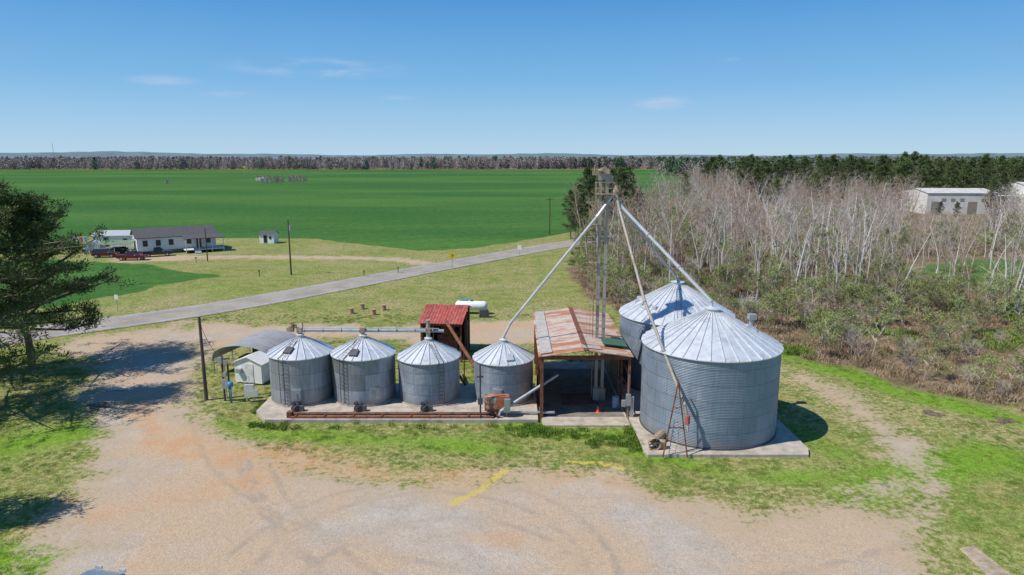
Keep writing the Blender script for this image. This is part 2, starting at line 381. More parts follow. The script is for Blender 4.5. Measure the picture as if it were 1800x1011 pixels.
ribbon('road_shoulder', roadc, -3.65, 3.65, .018, shoulder, road)

# ------------------------------------------------------------------ slabs
def poly_slab(name, poly, h, mat, bevel=.03):
    m_ = MB(); n = len(poly)
    m_.add([(x, y, -.3) for x, y in poly]+[(x, y, h) for x, y in poly], [tuple(range(n))[::-1], tuple(range(n, 2*n))]+[(i, (i+1) % n, n+(i+1) % n, n+i) for i in range(n)])
    return obj(name, m_, mat, bevel=bevel)
poly_slab('concrete_pad', [(-20.1, 50.8), (-18.8, 49.0), (2.0, 49.0), (2.0, 57.4), (-20.1, 57.4)], .28, concrete)
poly_slab('concrete_pad', [(9.15, 43.0), (20.0, 43.0), (20.4, 44.0), (20.1, 64.6), (9.0, 64.6), (9.0, 43.8)], .2, concrete)
poly_slab('concrete_pad', [(2.3, 48.3), (8.9, 48.3), (8.9, 64.3), (2.3, 64.3)], .1, concrete)
poly_slab('concrete_pad', [G(1686, 964), G(1712, 959), G(1790, 1020), G(1755, 1030)], .03, pm('old_concrete', (.38, .30, .21), .9, 0, .3, 2., .3, (.22, .21, .10), .52, .68))

# ------------------------------------------------------------------ grain bins
def ladder(mb, p0, p1, w, side, m=0, step=.32, r=.025):
    p0 = Vector(p0); p1 = Vector(p1); s_ = Vector(side).normalized()*w/2
    mb.tube(p0-s_, p1-s_, r, n=5, m=m); mb.tube(p0+s_, p1+s_, r, n=5, m=m)
    L = (p1-p0).length; k = int(L/step)
    for i in range(1, k+1):
        p = p0+(p1-p0)*(i*step/L)
        mb.tube(p-s_, p+s_, r*.7, n=4, m=m)
def grain_bin(x, y, z0, r, h, rise, mat, amp, pitch, nrib, seg, cap_r, lad_ang=None, hatch=None, door=None):
    e = empty('grain_bin', (x, y, z0))
    prof = []; n = int(h/pitch*4)
    for i in range(n+1):
        z = h*i/n; prof.append((r+amp*math.cos(2*math.pi*z/pitch), z))
    mb = MB(); mb.lathe(prof, seg); obj('wall', mb, mat, e, smooth=True)
    mb = MB(); ro = r+.13; slope = rise/(ro-cap_r)
    mb.lathe([(r-.02, h-.02), (ro, h-.1), (ro, h-.04), (cap_r, h-.04+rise), (cap_r, h+rise+.14), (cap_r+.07, h+rise+.16), (cap_r*.2, h+rise+.3)], nrib*4)
    obj('roof', mb, roof_galv, e)
    mb = MB()
    for i in range(nrib):
        a = 2*math.pi*i/nrib; ca, sa = math.cos(a), math.sin(a); ta = Vector((-sa, ca, 0))
        p0 = Vector((ca*ro, sa*ro, h-.04)); p1 = Vector((ca*(cap_r+.02), sa*(cap_r+.02), h-.04+rise))
        w0, w1, hh = .045, .02, .08
        mb.add([p0-ta*w0, p0+ta*w0, p1+ta*w1, p1-ta*w1, p0-ta*w0*.5+Vector((0, 0, hh)), p0+ta*w0*.5+Vector((0, 0, hh)), p1+ta*w1*.5+Vector((0, 0, hh*.7)), p1-ta*w1*.5+Vector((0, 0, hh*.7))],
               [(0, 1, 5, 4), (1, 2, 6, 5), (2, 3, 7, 6), (3, 0, 4, 7), (4, 5, 6, 7)])
    obj('roof_ribs', mb, steel_lt, e)
    if lad_ang is not None:
        for la in lad_ang:
            mb = MB(); a = rad(la); d = Vector((math.cos(a), math.sin(a), 0)); t = Vector((-d.y, d.x, 0))
            ladder(mb, d*(r+.18)+Vector((0, 0, .3)), d*(r+.18)+Vector((0, 0, h+.15)), .42, t, r=.028)
            ladder(mb, d*(r+.05)+Vector((0, 0, h+.1)), d*(cap_r+.3)+Vector((0, 0, h+rise*.92)), .36, t, r=.02)
            for zz in np.arange(.6, h, 1.):
                mb.tube(d*r+Vector((0, 0, zz)), d*(r+.18)+Vector((0, 0, zz)), .02, n=4)
            obj('ladder', mb, steel_dk if r < 4 else steel, e)
    if hatch is not None:
        mb = MB(); a = rad(hatch[0]); f = hatch[1]; rr = ro+(cap_r-ro)*f; zz = h+rise*f
        ang = math.atan(slope)
        mb.box((math.cos(a)*rr, math.sin(a)*rr, zz+.06), (.72, .62, .14), 0, rz=a, ry=ang)
        obj('roof_hatch', mb, [hatch[2]], e)
    if door is not None:
        mb = MB(); a = rad(door); mb.box((math.cos(a)*(r+.02), math.sin(a)*(r+.02), 1.0), (.1, .75, 1.0), 0, rz=a); mb.box((math.cos(a)*(r+.06), math.sin(a)*(r+.06), 1.0), (.1, .6, .85), 0, rz=a)
        mb.tube((math.cos(a)*(r+.12), math.sin(a)*(r+.12), .8), (math.cos(a)*(r+.12), math.sin(a)*(r+.12), 1.2), .03)
        obj('access_door', mb, steel, e)
    mb = MB(); mb.lathe([(r+.02, 0), (r+.07, 0), (r+.07, .12), (r+.02, .12)], seg); obj('base_ring', mb, concrete if r < 4 else steel_dk, e)
    return e
b1 = grain_bin(-17.35, 54.1, .28, 2.52, 3.95, 1.2, galv_old, .008, .1, 22, 64, .28, [-108], (-105, .38, steel_dk), -84)
b2 = grain_bin(-12.2, 54.1, .28, 2.52, 3.9, 1.2, galv_old, .008, .1, 22, 64, .28, [-118], (-100, .3, steel_dk), -60)
b3 = grain_bin(-6.85, 54.1, .28, 2.5, 3.6, 1.25, galv_sm, .014, .1, 22, 64, .28, [-62], None, None)
b4 = grain_bin(-.7, 54.0, .28, 2.42, 3.5, 1.25, galv_sm, .014, .1, 22, 64, .28, None, (-75, .3, steel_lt), -100)
b5 = grain_bin(14.6, 48.5, .2, 4.88, 6.35, 2.35, galv_big, .02, .112, 34, 128, .55, None, (-15, .5, steel_lt), None)
b6 = grain_bin(14.55, 59.0, .2, 4.88, 6.1, 2.6, galv_big, .02, .112, 34, 128, .55, [-100], (-150, .35, steel_lt), None)
mb = MB(); mb.tube((4.0, 3.0, 6.5), (4.0, 3.0, 7.4), .2, n=10); mb.box((4.0, 3.0, 7.5), (.55, .55, .4))
obj('roof_vent', mb, steel, b5)
mb = MB()
for a in (150, 175, 200, 225, -60):
    a = rad(a); mb.box((math.cos(a)*3.4, math.sin(a)*3.4, 7.05), (.4, .35, .3), rz=a)
obj('roof_vents', mb, steel_lt, b6)
for x_ in (-17.0, -12.1, -6.9):
    mb = MB()
    mb.tube((x_, 51.1, .55), (x_, 50.5, .55), .26, n=12); mb.box((x_+.45, 50.75, .5), (.45, .35, .4)); mb.tube((x_, 50.5, .55), (x_, 50.3, .55), .12, n=8); mb.box((x_-.1, 50.7, .95), (.25, .3, .25)); mb.tube((x_-.3, 50.3, .3), (x_+.3, 50.6, .9), .05, n=6)
    mb.tube((x_, 51.7, .5), (x_, 51.0, .5), .15, n=8)
    obj('unload_motor', mb, [steel_dk])
mb = MB()
mb.tube((-16.9, 49.55, .52), (-1.2, 49.55, .52), .13, n=10); mb.tube((-16.9, 49.25, .36), (-1.4, 49.25, .36), .09, n=8)
for x_ in np.arange(-16.5, -1, 2.2): mb.box((x_, 49.42, .35), (.12, .5, .3))
mb.box((-17.0, 49.5, .5), (.4, .5, .45))
obj('auger_tube', mb, rust)

# ------------------------------------------------------------------ overhead conveyor on small bins
e = empty('overhead_conveyor')
mb = MB(); z = 5.95
mb.tube((-17.6, 54.1, z), (-5.6, 54.4, z-.15), .13, n=10); mb.tube((-17.6, 54.45, z+.12), (-6, 54.6, z), .035, n=5)
for x_ in np.arange(-17, -6, 1.5): mb.tube((x_, 54.1, z), (x_, 54.45, z+.12), .03, n=4); mb.tube((x_, 54.1, z-.03), (x_+.06, 54.1, z-.03), .16, n=10)
obj('tube', mb, steel, e)
mb = MB()
for x_, zt in ((-17.35, 5.7), (-12.2, 5.65), (-6.85, 5.4)): mb.tube((x_, 54.1, zt-.3), (x_, 54.1, z), .12, n=8); mb.box((x_, 54.1, z), (.4, .42, .42))
mb.box((-18.1, 54.1, z+.05), (.55, .35, .35)); mb.tube((-18.2, 54.1, z+.3), (-17.6, 54.1, z+.3), .16, n=10); mb.box((-17.9, 54.0, z+.55), (.2, .2, .3)); mb.tube((-17.1, 54.1, z), (-17.1, 54.1, z+.7), .05)
obj('drive_motor', mb, [tan_paint], e)
mb = MB(); mb.tube((-6.85, 54.1, 5.2), (-6.85, 54.1, 6.4), .17, n=10); mb.tube((-6.85, 54.1, 6.4), (-6.85, 54.1, 6.8), .1, .2, n=8)
obj('spout_head', mb, leg_paint, e)

mb = MB(); mb.tube((-6.4, 64, 4.3), (-3.0, 54.4, 2.6), .16, n=8); mb.tube((-6.6, 60, 3.0), (-4.0, 56, .6), .12, n=8); mb.tube((-4.2, 57.6, 0), (-4.2, 57.6, 3.2), .06, n=6)
obj('inclined_auger', mb, rust)
mb = MB(); mb.tube((3.6, 51.2, 3.1), (-.9, 49.4, .75), .12, n=10); mb.tube((-.9, 49.4, .75), (-1.0, 49.3, .35), .1, n=8); mb.box((-.4, 49.5, .9), (.5, .4, .4)); mb.tube((-1.9, 49.9, .5), (3.3, 50.0, .45), .1, n=8)
obj('inclined_auger', mb, steel)
mb = MB(); mb.tube((-2.4, 49.2, 0), (-2.4, 49.2, 4.6), .07, .06, n=8); mb.box((-2.4, 49.2, 3.6), (.5, .1, .12)); mb.box((-2.4, 49.1, 1.7), (.35, .2, .5))
obj('steel_post', mb, steel_dk)
e = empty('control_box')
mb = MB(); mb.box((-1.15, 49.9, 1.3), (1.9, .7, 1.15)); mb.box((-1.15, 49.53, 1.3), (1.6, .05, .85)); obj('cabinet', mb, rust_box, e, bevel=.04)
mb = MB()
for x_ in (-1.9, -.4):
    for y_ in (49.65, 50.15): mb.box((x_, y_, .5), (.08, .08, .7))
mb.box((-.35, 49.4, 1.25), (.45, .3, 1.0)); obj('stand', mb, steel, e)

# ------------------------------------------------------------------ drive-through shed
e = empty('dump_pit_shed', (5.6, 57, 0))
W_, D_ = 3.35, 7.1
mb = MB()
zr, ze = 5.55, 5.05
for s_ in (-1, 1):
    o = .25
    vs = [(0, -D_-.3, zr), (0, D_+.3, zr), (s_*(W_+o), D_+.3, ze), (s_*(W_+o), -D_-.3, ze)]
    vs2 = [(x, y, z_-.06) for x, y, z_ in vs]
    mb.add(vs+vs2, [(0, 1, 2, 3), (7, 6, 5, 4), (0, 3, 7, 4), (2, 1, 5, 6), (3, 2, 6, 7)])
obj('roof', mb, rust_roof, e)
mb = MB(); mb.box((0, 0, zr+.03), (.35, 2*D_+.7, .06)); obj('ridge_cap', mb, rust, e)
mb = MB(); mb.box((-W_+.35, 0, ze+.17), (.9, 2*D_-.2, .03), ry=-.14); mb.box((.5, -6.4, zr-.02), (1.5, .9, .03), ry=.14, rz=.2); obj('loose_sheets', mb, pm('weathered_tin', (.50, .45, .40), .6, .2, .2, 2), e)
mb = MB(); mb.box((W_-.9, -4.7, zr-.1), (1.9, 2.0, .05), ry=.12); obj('roof_patch', mb, green_tin, e)
mb = MB()
for x_ in (-W_, W_):
    for y_ in (-D_, -D_/2, 0, D_/2, D_): mb.box((x_, y_, 2.5), (.2, .2, 5.0))
for y_ in (-D_, D_):
    mb.box((0, y_, 4.88), (2*W_-.2, .14, .3))
for y_ in (-D_/2, 0, D_/2): mb.box((0, y_, 4.9), (2*W_-.2, .1, .2))
for x_ in (-W_, W_): mb.box((x_, 0, 4.86), (.12, 2*D_-.2, .26))
for z_ in (1.2, 2.4, 3.6): mb.box((W_-.02, 0, z_), (.06, 2*D_-.2, .1))
obj('frame', mb, rust, e)
mb = MB(); mb.box((-W_+.16, 0, 2.35), (.06, 2*D_-.3, 4.6)); mb.box((W_-.14, 2.0, 2.6), (.05, 2*D_-4.2, 4.4)); obj('side_walls', mb, tin_roof('shed_wall_tin', (.30, .26, .22), (.20, .11, .07), (.15, .08, .05), .25, 1), e)
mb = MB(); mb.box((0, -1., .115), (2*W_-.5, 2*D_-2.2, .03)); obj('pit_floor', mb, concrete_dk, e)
mb = MB()
for i in range(14): mb.box((-1.4+i*.2, -3.2, .16), (.06, 2.2, .05))
mb.box((-0.1, -4.35, .16), (3, .1, .06)); mb.box((-.1, -2.05, .16), (3, .1, .06)); obj('pit_grate', mb, rust, e)
mb = MB(); mb.box((W_-.05, -7.35, 1.6), (.35, .25, .9)); mb.box((W_-.4, -7.3, 1.3), (.3, .22, .5)); mb.box((W_+.25, -7.3, 1.0), (.25, .2, 1.7)); mb.tube((W_-.05, -7.35, 0), (W_-.05, -7.35, 3.6), .03, n=5); obj('electrical_boxes', mb, steel, e)
mb = MB(); mb.tube((6.75, 50.9, .1), (6.75, 50.9, .62), .16, .03, n=12); mb.box((6.75, 50.9, .12), (.42, .42, .04)); obj('traffic_cone', mb, orange_pl)
mb = MB(); mb.lathe([(.27, 0), (.29, .05), (.29, .28), (.3, .3), (.29, .32), (.29, .6), (.3, .62), (.29, .64), (.28, .9), (.0, .9)], 16, 0, (8.3, 52.0, .1)); obj('oil_drum', mb, pm('pale_blue_paint', (.35, .45, .55), .5), smooth=False)

# ------------------------------------------------------------------ bucket elevator
LX, LY = 7.15, 53.8
e = empty('bucket_elevator', (LX, LY, 0))
mb = MB()
for x_ in (-.24, .27):
    mb.box((x_, 0, 9.2), (.24, .28, 18.2))
    for z_ in np.arange(1.5, 18, 2.4): mb.box((x_, 0, z_), (.3, .34, .06))
mb.box((0.02, 0, .6), (1.0, .6, 1.1))
obj('trunking', mb, leg_paint, e)
mb = MB()
mb.box((0, 0, 18.35), (.85, .42, .5)); mb.tube((.0, -.2, 18.62), (0, .2, 18.62), .42, n=18); mb.box((.42, 0, 18.15), (.45, .36, .7), ry=.5)
obj('head', mb, leg_paint, e)
mb = MB()
mb.box((-.7, 0, 18.6), (.35, .3, .3)); mb.tube((-.5, -.35, 18.8), (-.2, -.35, 18.8), .14, n=10); mb.box((.15, -.3, 18.75), (.5, .12, .4)); mb.tube((-.7, .15, 18.8), (-.7, .15, 19.2), .04)
mb.tube((1.0, 0, 17.2), (1.0, 0, 17.7), .3, .17, n=12); mb.tube((1.0, 0, 16.9), (1.0, 0, 17.2), .22, .3, n=12); mb.tube((.6, 0, 18.05), (1.0, 0, 17.65), .15, n=8); mb.box((1.2, 0, 17.5), (.2, .2, .3))
obj('distributor', mb, tan_paint, e)
mb = MB()
mb.box((.1, 0, 17.0), (1.4, 1.1, .05))
for zz in (17.45, 17.9):
    mb.path([(-.6, -.55, zz), (.8, -.55, zz), (.8, .55, zz), (-.6, .55, zz), (-.6, -.55, zz)], .018, 5)
for x_ in (-.6, .1, .8):
    for y_ in (-.55, .55): mb.tube((x_, y_, 17.0), (x_, y_, 17.9), .018, n=5)
for zz in (14.6, 11.6, 8.2):
    mb.box((-.65, 0, zz), (.7, .8, .04))
    mb.path([(-1.0, -.4, zz+.9), (-.35, -.4, zz+.9)], .015, 4); mb.path([(-1.0, -.4, zz+.9), (-1.0, .4, zz+.9)], .015, 4)
    for y_ in (-.4, .4): mb.tube((-1.0, y_, zz), (-1.0, y_, zz+.9), .015, n=4)
obj('platforms', mb, tan_paint, e)
mb = MB()
ladder(mb, (-.6, -.05, .5), (-.6, -.05, 18.0), .34, (0, 1, 0), r=.02, step=.4)
for zz in np.arange(3.2, 17, 1.1):
    pts = [(-.6-.5*math.sin(t), -.05+.3*math.cos(t), zz) for t in np.linspace(0, math.pi, 7)]
    mb.path(pts, .012, 4)
for t in np.linspace(.5, math.pi-.5, 3): mb.tube((-.6-.5*math.sin(t), -.05+.3*math.cos(t), 3.2), (-.6-.5*math.sin(t), -.05+.3*math.cos(t), 16.8), .01, n=4)
for zz in np.arange(2, 18, 2.4): mb.tube((-.3, 0, zz), (-.6, 0, zz), .02, n=4)
obj('caged_ladder', mb, tan_paint, e)
def spout(name, pts, r, mat, truss=0.):
    mb = MB(); mb.path(pts, r, 10)
    for a, b_ in zip(pts[:-1], pts[1:]):
        a = Vector(a); b_ = Vector(b_); L = (b_-a).length; d = (b_-a)/L
        k = max(1, int(L/3))
        for i in range(k+1):
            p = a+(b_-a)*(i/k); mb.tube(p-d*.05, p+d*.05, r*1.35, n=10)
        if truss and L > 6:
            up = Vector((0, 0, 1)); up = (up-d*up.dot(d)).normalized()
            q0 = a+d*1; q1 = b_-d*1
            pts2 = []
            m_ = 8
            for i in range(m_+1):
                f = i/m_; off = truss*math.sin(math.pi*f)
                pts2.append(q0+(q1-q0)*f-up*off)
            for u_, v_ in zip(pts2[:-1], pts2[1:]): mb.tube(u_, v_, .02, n=4)
            for i in range(1, m_):
                mb.tube(pts2[i], q0+(q1-q0)*(i/m_), .02, n=4)
    return obj(name, mb, mat)
D = (LX+1.0, LY, 16.95)
spout('grain_spout', [(LX+.7, LY-.1, 16.9), (LX-.5, LY-.5, 15.3), (-.1, 54.0, 6.6), (-.7, 54, 5.4)], .11, steel_lt)
spout('grain_spout', [D, (D[0]+.15, D[1]-.2, 16.3), (14.5, 48.7, 9.55), (14.6, 48.5, 8.8)], .13, steel_lt)
spout('grain_spout', [D, (D[0]+.2, D[1]+.1, 16.2), (14.4, 58.8, 9.5), (14.55, 59, 8.9)], .11, steel, truss=.45)
spout('grain_spout', [(D[0], D[1]-.2, 16.9), (D[0]+.2, D[1]-.7, 15.8), (9.6, 48.3, 9.6), (11.55, 43.4, 3.6), (11.75, 43.2, 2.6)], .11, leg_paint)
mb = MB(); mb.tube((11.75, 43.2, 2.9), (11.75, 43.2, 2.3), .17, n=10); obj('spout_boot', mb, pm('faded_red', (.45, .12, .1), .6))
mb = MB(); mb.tube((11.75, 43.2, 2.3), (11.8, 43.2, 1.7), .13, .1, n=10); obj('spout_hose', mb, white_dirty)
mb = MB()
for f_ in ((10.1, 42.75, .1), (11.75, 42.75, .1)): mb.tube(f_, (11.1, 43.5, 5.1), .05, n=6)
mb.tube((10.5, 43.05, 2.1), (11.5, 43.0, 2.1), .035, n=5); mb.tube((10.75, 43.25, 3.4), (11.3, 43.3, 3.4), .035, n=5)
mb.tube((11.1, 43.5, 5.1), (11.2, 43.9, 5.1), .05)
obj('spout_support_frame', mb, rust)
mb = MB(); ladder(mb, (10.75, 42.9, .2), (11.15, 43.35, 2.6), .42, (1, 0, 0), r=.03); obj('step_ladder', mb, steel)
mb = MB(); cx, cy = 9.75, 43.9
mb.tube((cx, cy-.25, .62), (cx, cy+.25, .62), .40, n=20, cap=False); mb.tube((cx, cy-.27, .62), (cx, cy-.2, .62), .44, n=20, cap=False); mb.tube((cx, cy-.1, .62), (cx, cy+.2, .62), .13, n=10)
for i in range(7):
    a = i*2*math.pi/7; mb.box((cx+.25*math.cos(a), cy, .62+.25*math.sin(a)), (.28, .02, .1), ry=-a)
mb.box((cx, cy, .22), (.7, .5, .06)); mb.box((cx+.55, cy+.1, .5), (.5, .45, .5)); mb.tube((cx, cy+.25, .62), (cx+.9, cy+1.6, .6), .3, n=10)
obj('blower_fan', mb, [tan_paint])

# ------------------------------------------------------------------ red-roof shed
e = empty('red_roof_shed', (-6.7, 67.2, 0), rad(-6))
mb = MB()
for s_, (y0_, z0_), (y1_, z1_) in ((1, (-2.9, 3.95), (.9, 5.0)), (1, (.9, 5.0), (2.8, 4.4))):
    mb.add([(-2.2, y0_, z0_), (2.2, y0_, z0_), (2.2, y1_, z1_), (-2.2, y1_, z1_), (-2.2, y0_, z0_-.06), (2.2, y0_, z0_-.06), (2.2, y1_, z1_-.06), (-2.2, y1_, z1_-.06)],
           [(0, 1, 2, 3), (7, 6, 5, 4), (0, 4, 5, 1), (1, 5, 6, 2), (3, 7, 4, 0), (2, 6, 7, 3)])
obj('roof', mb, red_roof, e)
mb = MB()
for x_ in (-1.95, 1.95):
    for y_, z_ in ((-2.4, 3.95), (.6, 4.75), (2.4, 4.4)): mb.box((x_, y_, z_/2), (.18, .18, z_))
mb.box((0, -2.4, 3.7), (3.7, .12, .25)); obj('posts', mb, rust, e)
mb = MB(); mb.box((0, 2.3, 2.0), (3.8, .06, 4.0)); mb.box((-1.9, 0, 2.), (.06, 4.4, 3.8)); mb.box((1.9, 1.2, 1.6), (.06, 2.2, 3.2)); obj('walls', mb, dark_in, e)
mb = MB(); mb.box((.3, -.3, 1.2), (1.8, 2.0, 2.4)); mb.tube((.3, -1.3, 2.8), (.3, .6, 2.8), .6, n=14); mb.box((-1.2, -1.4, .8), (.6, .6, 1.6)); obj('machinery', mb, rust, e)

px, py = G(829, 551)
e = empty('propane_tank', (px, py, 0), rad(-8))
prof = [(0.001, -2.1), (.3, -2.06), (.52, -1.9), (.6, -1.65), (.6, 1.65), (.52, 1.9), (.3, 2.06), (0.001, 2.1)]
t_ = MB(); t_.lathe(prof, 24); t_.v = [(z_, y_, x_+1.05) for x_, y_, z_ in t_.v]; obj('tank', t_, white_pt, e, smooth=True)
mb = MB(); mb.box((-1.2, 0, .25), (.3, .9, .5)); mb.box((1.2, 0, .25), (.3, .9, .5)); obj('saddles', mb, concrete, e)
mb = MB(); mb.tube((0, 0, 1.6), (0, 0, 1.85), .22, n=12); mb.box((-1.0, .1, 1.7), (1.0, .5, .15)); obj('valve_cover', mb, blue_pt, e)
px, py = G(838, 553)
mb = MB(); mb.box((px+1.0, py-1.3, .4), (1.2, .7, .7)); mb.tube((px+.5, py-1.3, .85), (px+1.5, py-1.3, .85), .22, n=10); obj('fuel_pump', mb, steel_dk)

for u_, v_ in ((618, 551), (637, 543), (657, 553), (675, 545)):
    x_, y_ = G(u_, v_)
    mb = MB(); mb.tube((x_, y_, 0), (x_, y_, .08), .34, n=14); mb.tube((x_, y_, .08), (x_, y_, .62), .29, n=12); mb.tube((x_, y_, .62), (x_, y_, .7), .34, n=14)
    obj('wooden_spool', mb, timber)

# ------------------------------------------------------------------ white shed + carport + electric kit
sx, sy = G(449, 672)
e = empty('white_storage_shed', (sx, sy+1.2, 0), rad(-14))
mb = MB(); mb.prism([(-1.35, .1), (1.35, .1), (1.35, 1.9), (0, 2.45), (-1.35, 1.9)], -1.7, 1.7); obj('walls', mb, white_pt, e)
mb = MB()
for s_ in (-1, 1): mb.add([(0, -1.85, 2.53), (0, 1.85, 2.53), (s_*1.55, 1.85, 1.9), (s_*1.55, -1.85, 1.9), (0, -1.85, 2.47), (0, 1.85, 2.47), (s_*1.55, 1.85, 1.84), (s_*1.55, -1.85, 1.84)], [(0, 1, 2, 3), (7, 6, 5, 4), (0, 3, 7, 4), (1, 5, 6, 2), (2, 6, 7, 3)])
obj('roof', mb, white_dirty, e)
mb = MB(); mb.box((.15, -1.72, 1.0), (.8, .05, 1.7)); mb.box((-.8, -1.72, 1.3), (.4, .04, .4)); obj('door', mb, pm('door_white', (.62, .62, .60)), e)
mb = MB(); mb.box((-.8, -1.85, 1.2), (.5, .35, .38)); obj('window_unit', mb, steel, e)
e = empty('metal_carport', (-24.2, 63.2, 0), rad(-12))
mb = MB(); n = 16; vs = []
for k, (rr) in enumerate((1., .985)):
    for j in (0, 1):
        for i in range(n+1):
            t = math.pi*i/n; vs.append((-3.1*rr*math.cos(t), (-3 if j == 0 else 3), 1.35+1.5*rr*math.sin(t)**.8 if 0 < i < n else 1.35))
m1 = n+1; fs = []
for i in range(n):
    fs.append((i, i+1, m1+i+1, m1+i)); fs.append((2*m1+i, 3*m1+i, 3*m1+i+1, 2*m1+i+1)); fs.append((i, 2*m1+i, 2*m1+i+1, i+1))
mb.add(vs, fs); obj('roof', mb, arch_tin, e)
mb = MB()
for x_ in (-3.02, 3.02):
    for y_ in (-2.9, 0, 2.9): mb.box((x_, y_, .7), (.08, .08, 1.4))
obj('posts', mb, steel, e)
mb = MB(); mb.box((0, 2.0, .7), (3.5, 1.2, 1.3)); mb.box((-1.2, 0, .5), (1.4, 1.4, 1.0)); obj('stored_goods', mb, steel_dk, e)

def utility_pole(x, y, h, r=.15, arm=0., trans=False, rz=0.):
    e = empty('utility_pole', (x, y, 0), rz)
    mb = MB(); mb.tube((0, 0, -.2), (0, 0, h), r, r*.65, n=10); obj('pole', mb, wood_pole, e)
    if arm:
        mb = MB(); mb.box((0, .12, h-.6), (arm, .1, .12))
        for x_ in (-arm*.45, 0, arm*.45): mb.tube((x_, .12, h-.54), (x_, .12, h-.34), .05, n=6)
        obj('crossarm', mb, wood_pole, e)
    if trans:
        mb = MB(); mb.tube((.35, 0, h-1.9), (.35, 0, h-1.0), .24, n=12); mb.tube((.35, 0, h-1.0), (.35, 0, h-.8), .05, n=6); obj('transformer', mb, steel, e)
    return e
utility_pole(*G(363, 703), 7.1, .16)
utility_pole(*G(512, 483), 9.4, .15, 0, True)
utility_pole(*G(365, 459), 6.4, .12)
utility_pole(*G(966, 412), 9.5, .16, 2.0, False, rad(40))
def wire(a, b_, sag):
    c = bpy.data.curves.new('wire', 'CURVE'); c.dimensions = '3D'; c.bevel_depth = .018
    s_ = c.splines.new('POLY'); s_.points.add(20)
    for i in range(21):
        f = i/20; p = Vector(a)*(1-f)+Vector(b_)*f; s_.points[i].co = (p.x, p.y, p.z-sag*4*f*(1-f), 1)
    c.materials.append(steel_dk)
    o = bpy.data.objects.new('power_line', c); bpy.context.scene.collection.objects.link(o)
pA = G(966, 412); pB = G(512, 483); pC = G(363, 703); pD = G(365, 459)
wire((pA[0], pA[1], 8.9), (pA[0]+75, pA[1]+80, 9.5), 1.5); wire((pA[0]+.6, pA[1], 8.9), (pA[0]+75.6, pA[1]+80, 9.5), 1.5)
wire((pB[0], pB[1], 8.9), (pD[0], pD[1], 6.2), 1.); wire((pC[0], pC[1], 6.6), (-23.8, 53.8, 3.8), .6)
e = empty('electric_service_pole', (-23.8, 53.8, 0))
mb = MB(); mb.tube((0, 0, -.1), (0, 0, 3.9), .09, n=8); mb.tube((.45, 0, -.1), (.45, 0, 3.2), .08, n=8); mb.box((.22, 0, 3.6), (.9, .1, .1)); obj('posts', mb, wood_pole, e)
mb = MB(); mb.box((-.1, -.15, 3.5), (.35, .25, .5)); mb.box((.35, -.15, 3.35), (.3, .2, .35)); mb.box((.22, -.15, 1.5), (.5, .22, .8)); mb.box((.22, -.15, 2.3), (.3, .18, .35)); mb.tube((.22, -.1, .2), (.22, -.1, 3.8), .04, n=6); obj('meter_boxes', mb, steel, e)
mb = MB(); mb.lathe([(.001, 0), (.2, .03), (.25, .12), (.25, .36), (.18, .45), (.001, .48)], 16, 0, (-23.1, 53.4, 1.3)); mb.tube((-23.1, 53.4, 0), (-23.1, 53.4, 1.3), .08, n=8); obj('pressure_tank', mb, blue_pt, smooth=True)
mb = MB(); mb.box((-21.6, 53.5, 1.0), (.75, .3, 1.0)); mb.box((-21.9, 53.6, .3), (.08, .08, .6)); mb.box((-21.3, 53.6, .3), (.08, .08, .6)); mb.box((-21.05, 53.4, .8), (.35, .25, .6)); mb.tube((-21.6, 53.6, 1.4), (-21.6, 53.6, 2.2), .03, n=5); obj('electrical_cabinet', mb, steel_lt)

# ------------------------------------------------------------------ signs
x_, y_ = G(795, 472)
e = empty('warning_sign', (x_, y_, 0), rad(5))
mb = MB(); mb.box((0, .04, 1.3), (.08, .05, 2.6)); obj('post', mb, steel, e)
mb = MB(); mb.box((0, -.02, 2.35), (1.0, .03, 1.0), ry=rad(45)); obj('panel', mb, yellow_sign, e)
mb = MB(); mb.box((0, -.045, 2.35), (.1, .01, .6)); mb.box((.14, -.045, 2.35), (.18, .01, .1)); obj('symbol', mb, steel_dk, e)
for u_, v_, w in ((913, 452, .75), (207, 548, .5)):
    x_, y_ = G(u_, v_); e = empty('road_sign', (x_, y_, 0), rad(-10))
    mb = MB(); mb.box((0, .03, 1.1), (.06, .05, 2.2)); obj('post', mb, steel, e)
    mb = MB(); mb.box((0, -.01, 1.95), (w, .02, w*1.2)); obj('panel', mb, white_pt, e)
for u_, v_ in ((345, 462), (456, 486), (640, 486), (700, 480)):
    x_, y_ = G(u_, v_); mb = MB(); mb.tube((x_, y_, 0), (x_, y_, .9), .06, n=6); mb.box((x_, y_, .95), (.2, .4, .2)); obj('mailbox', mb, steel_dk)

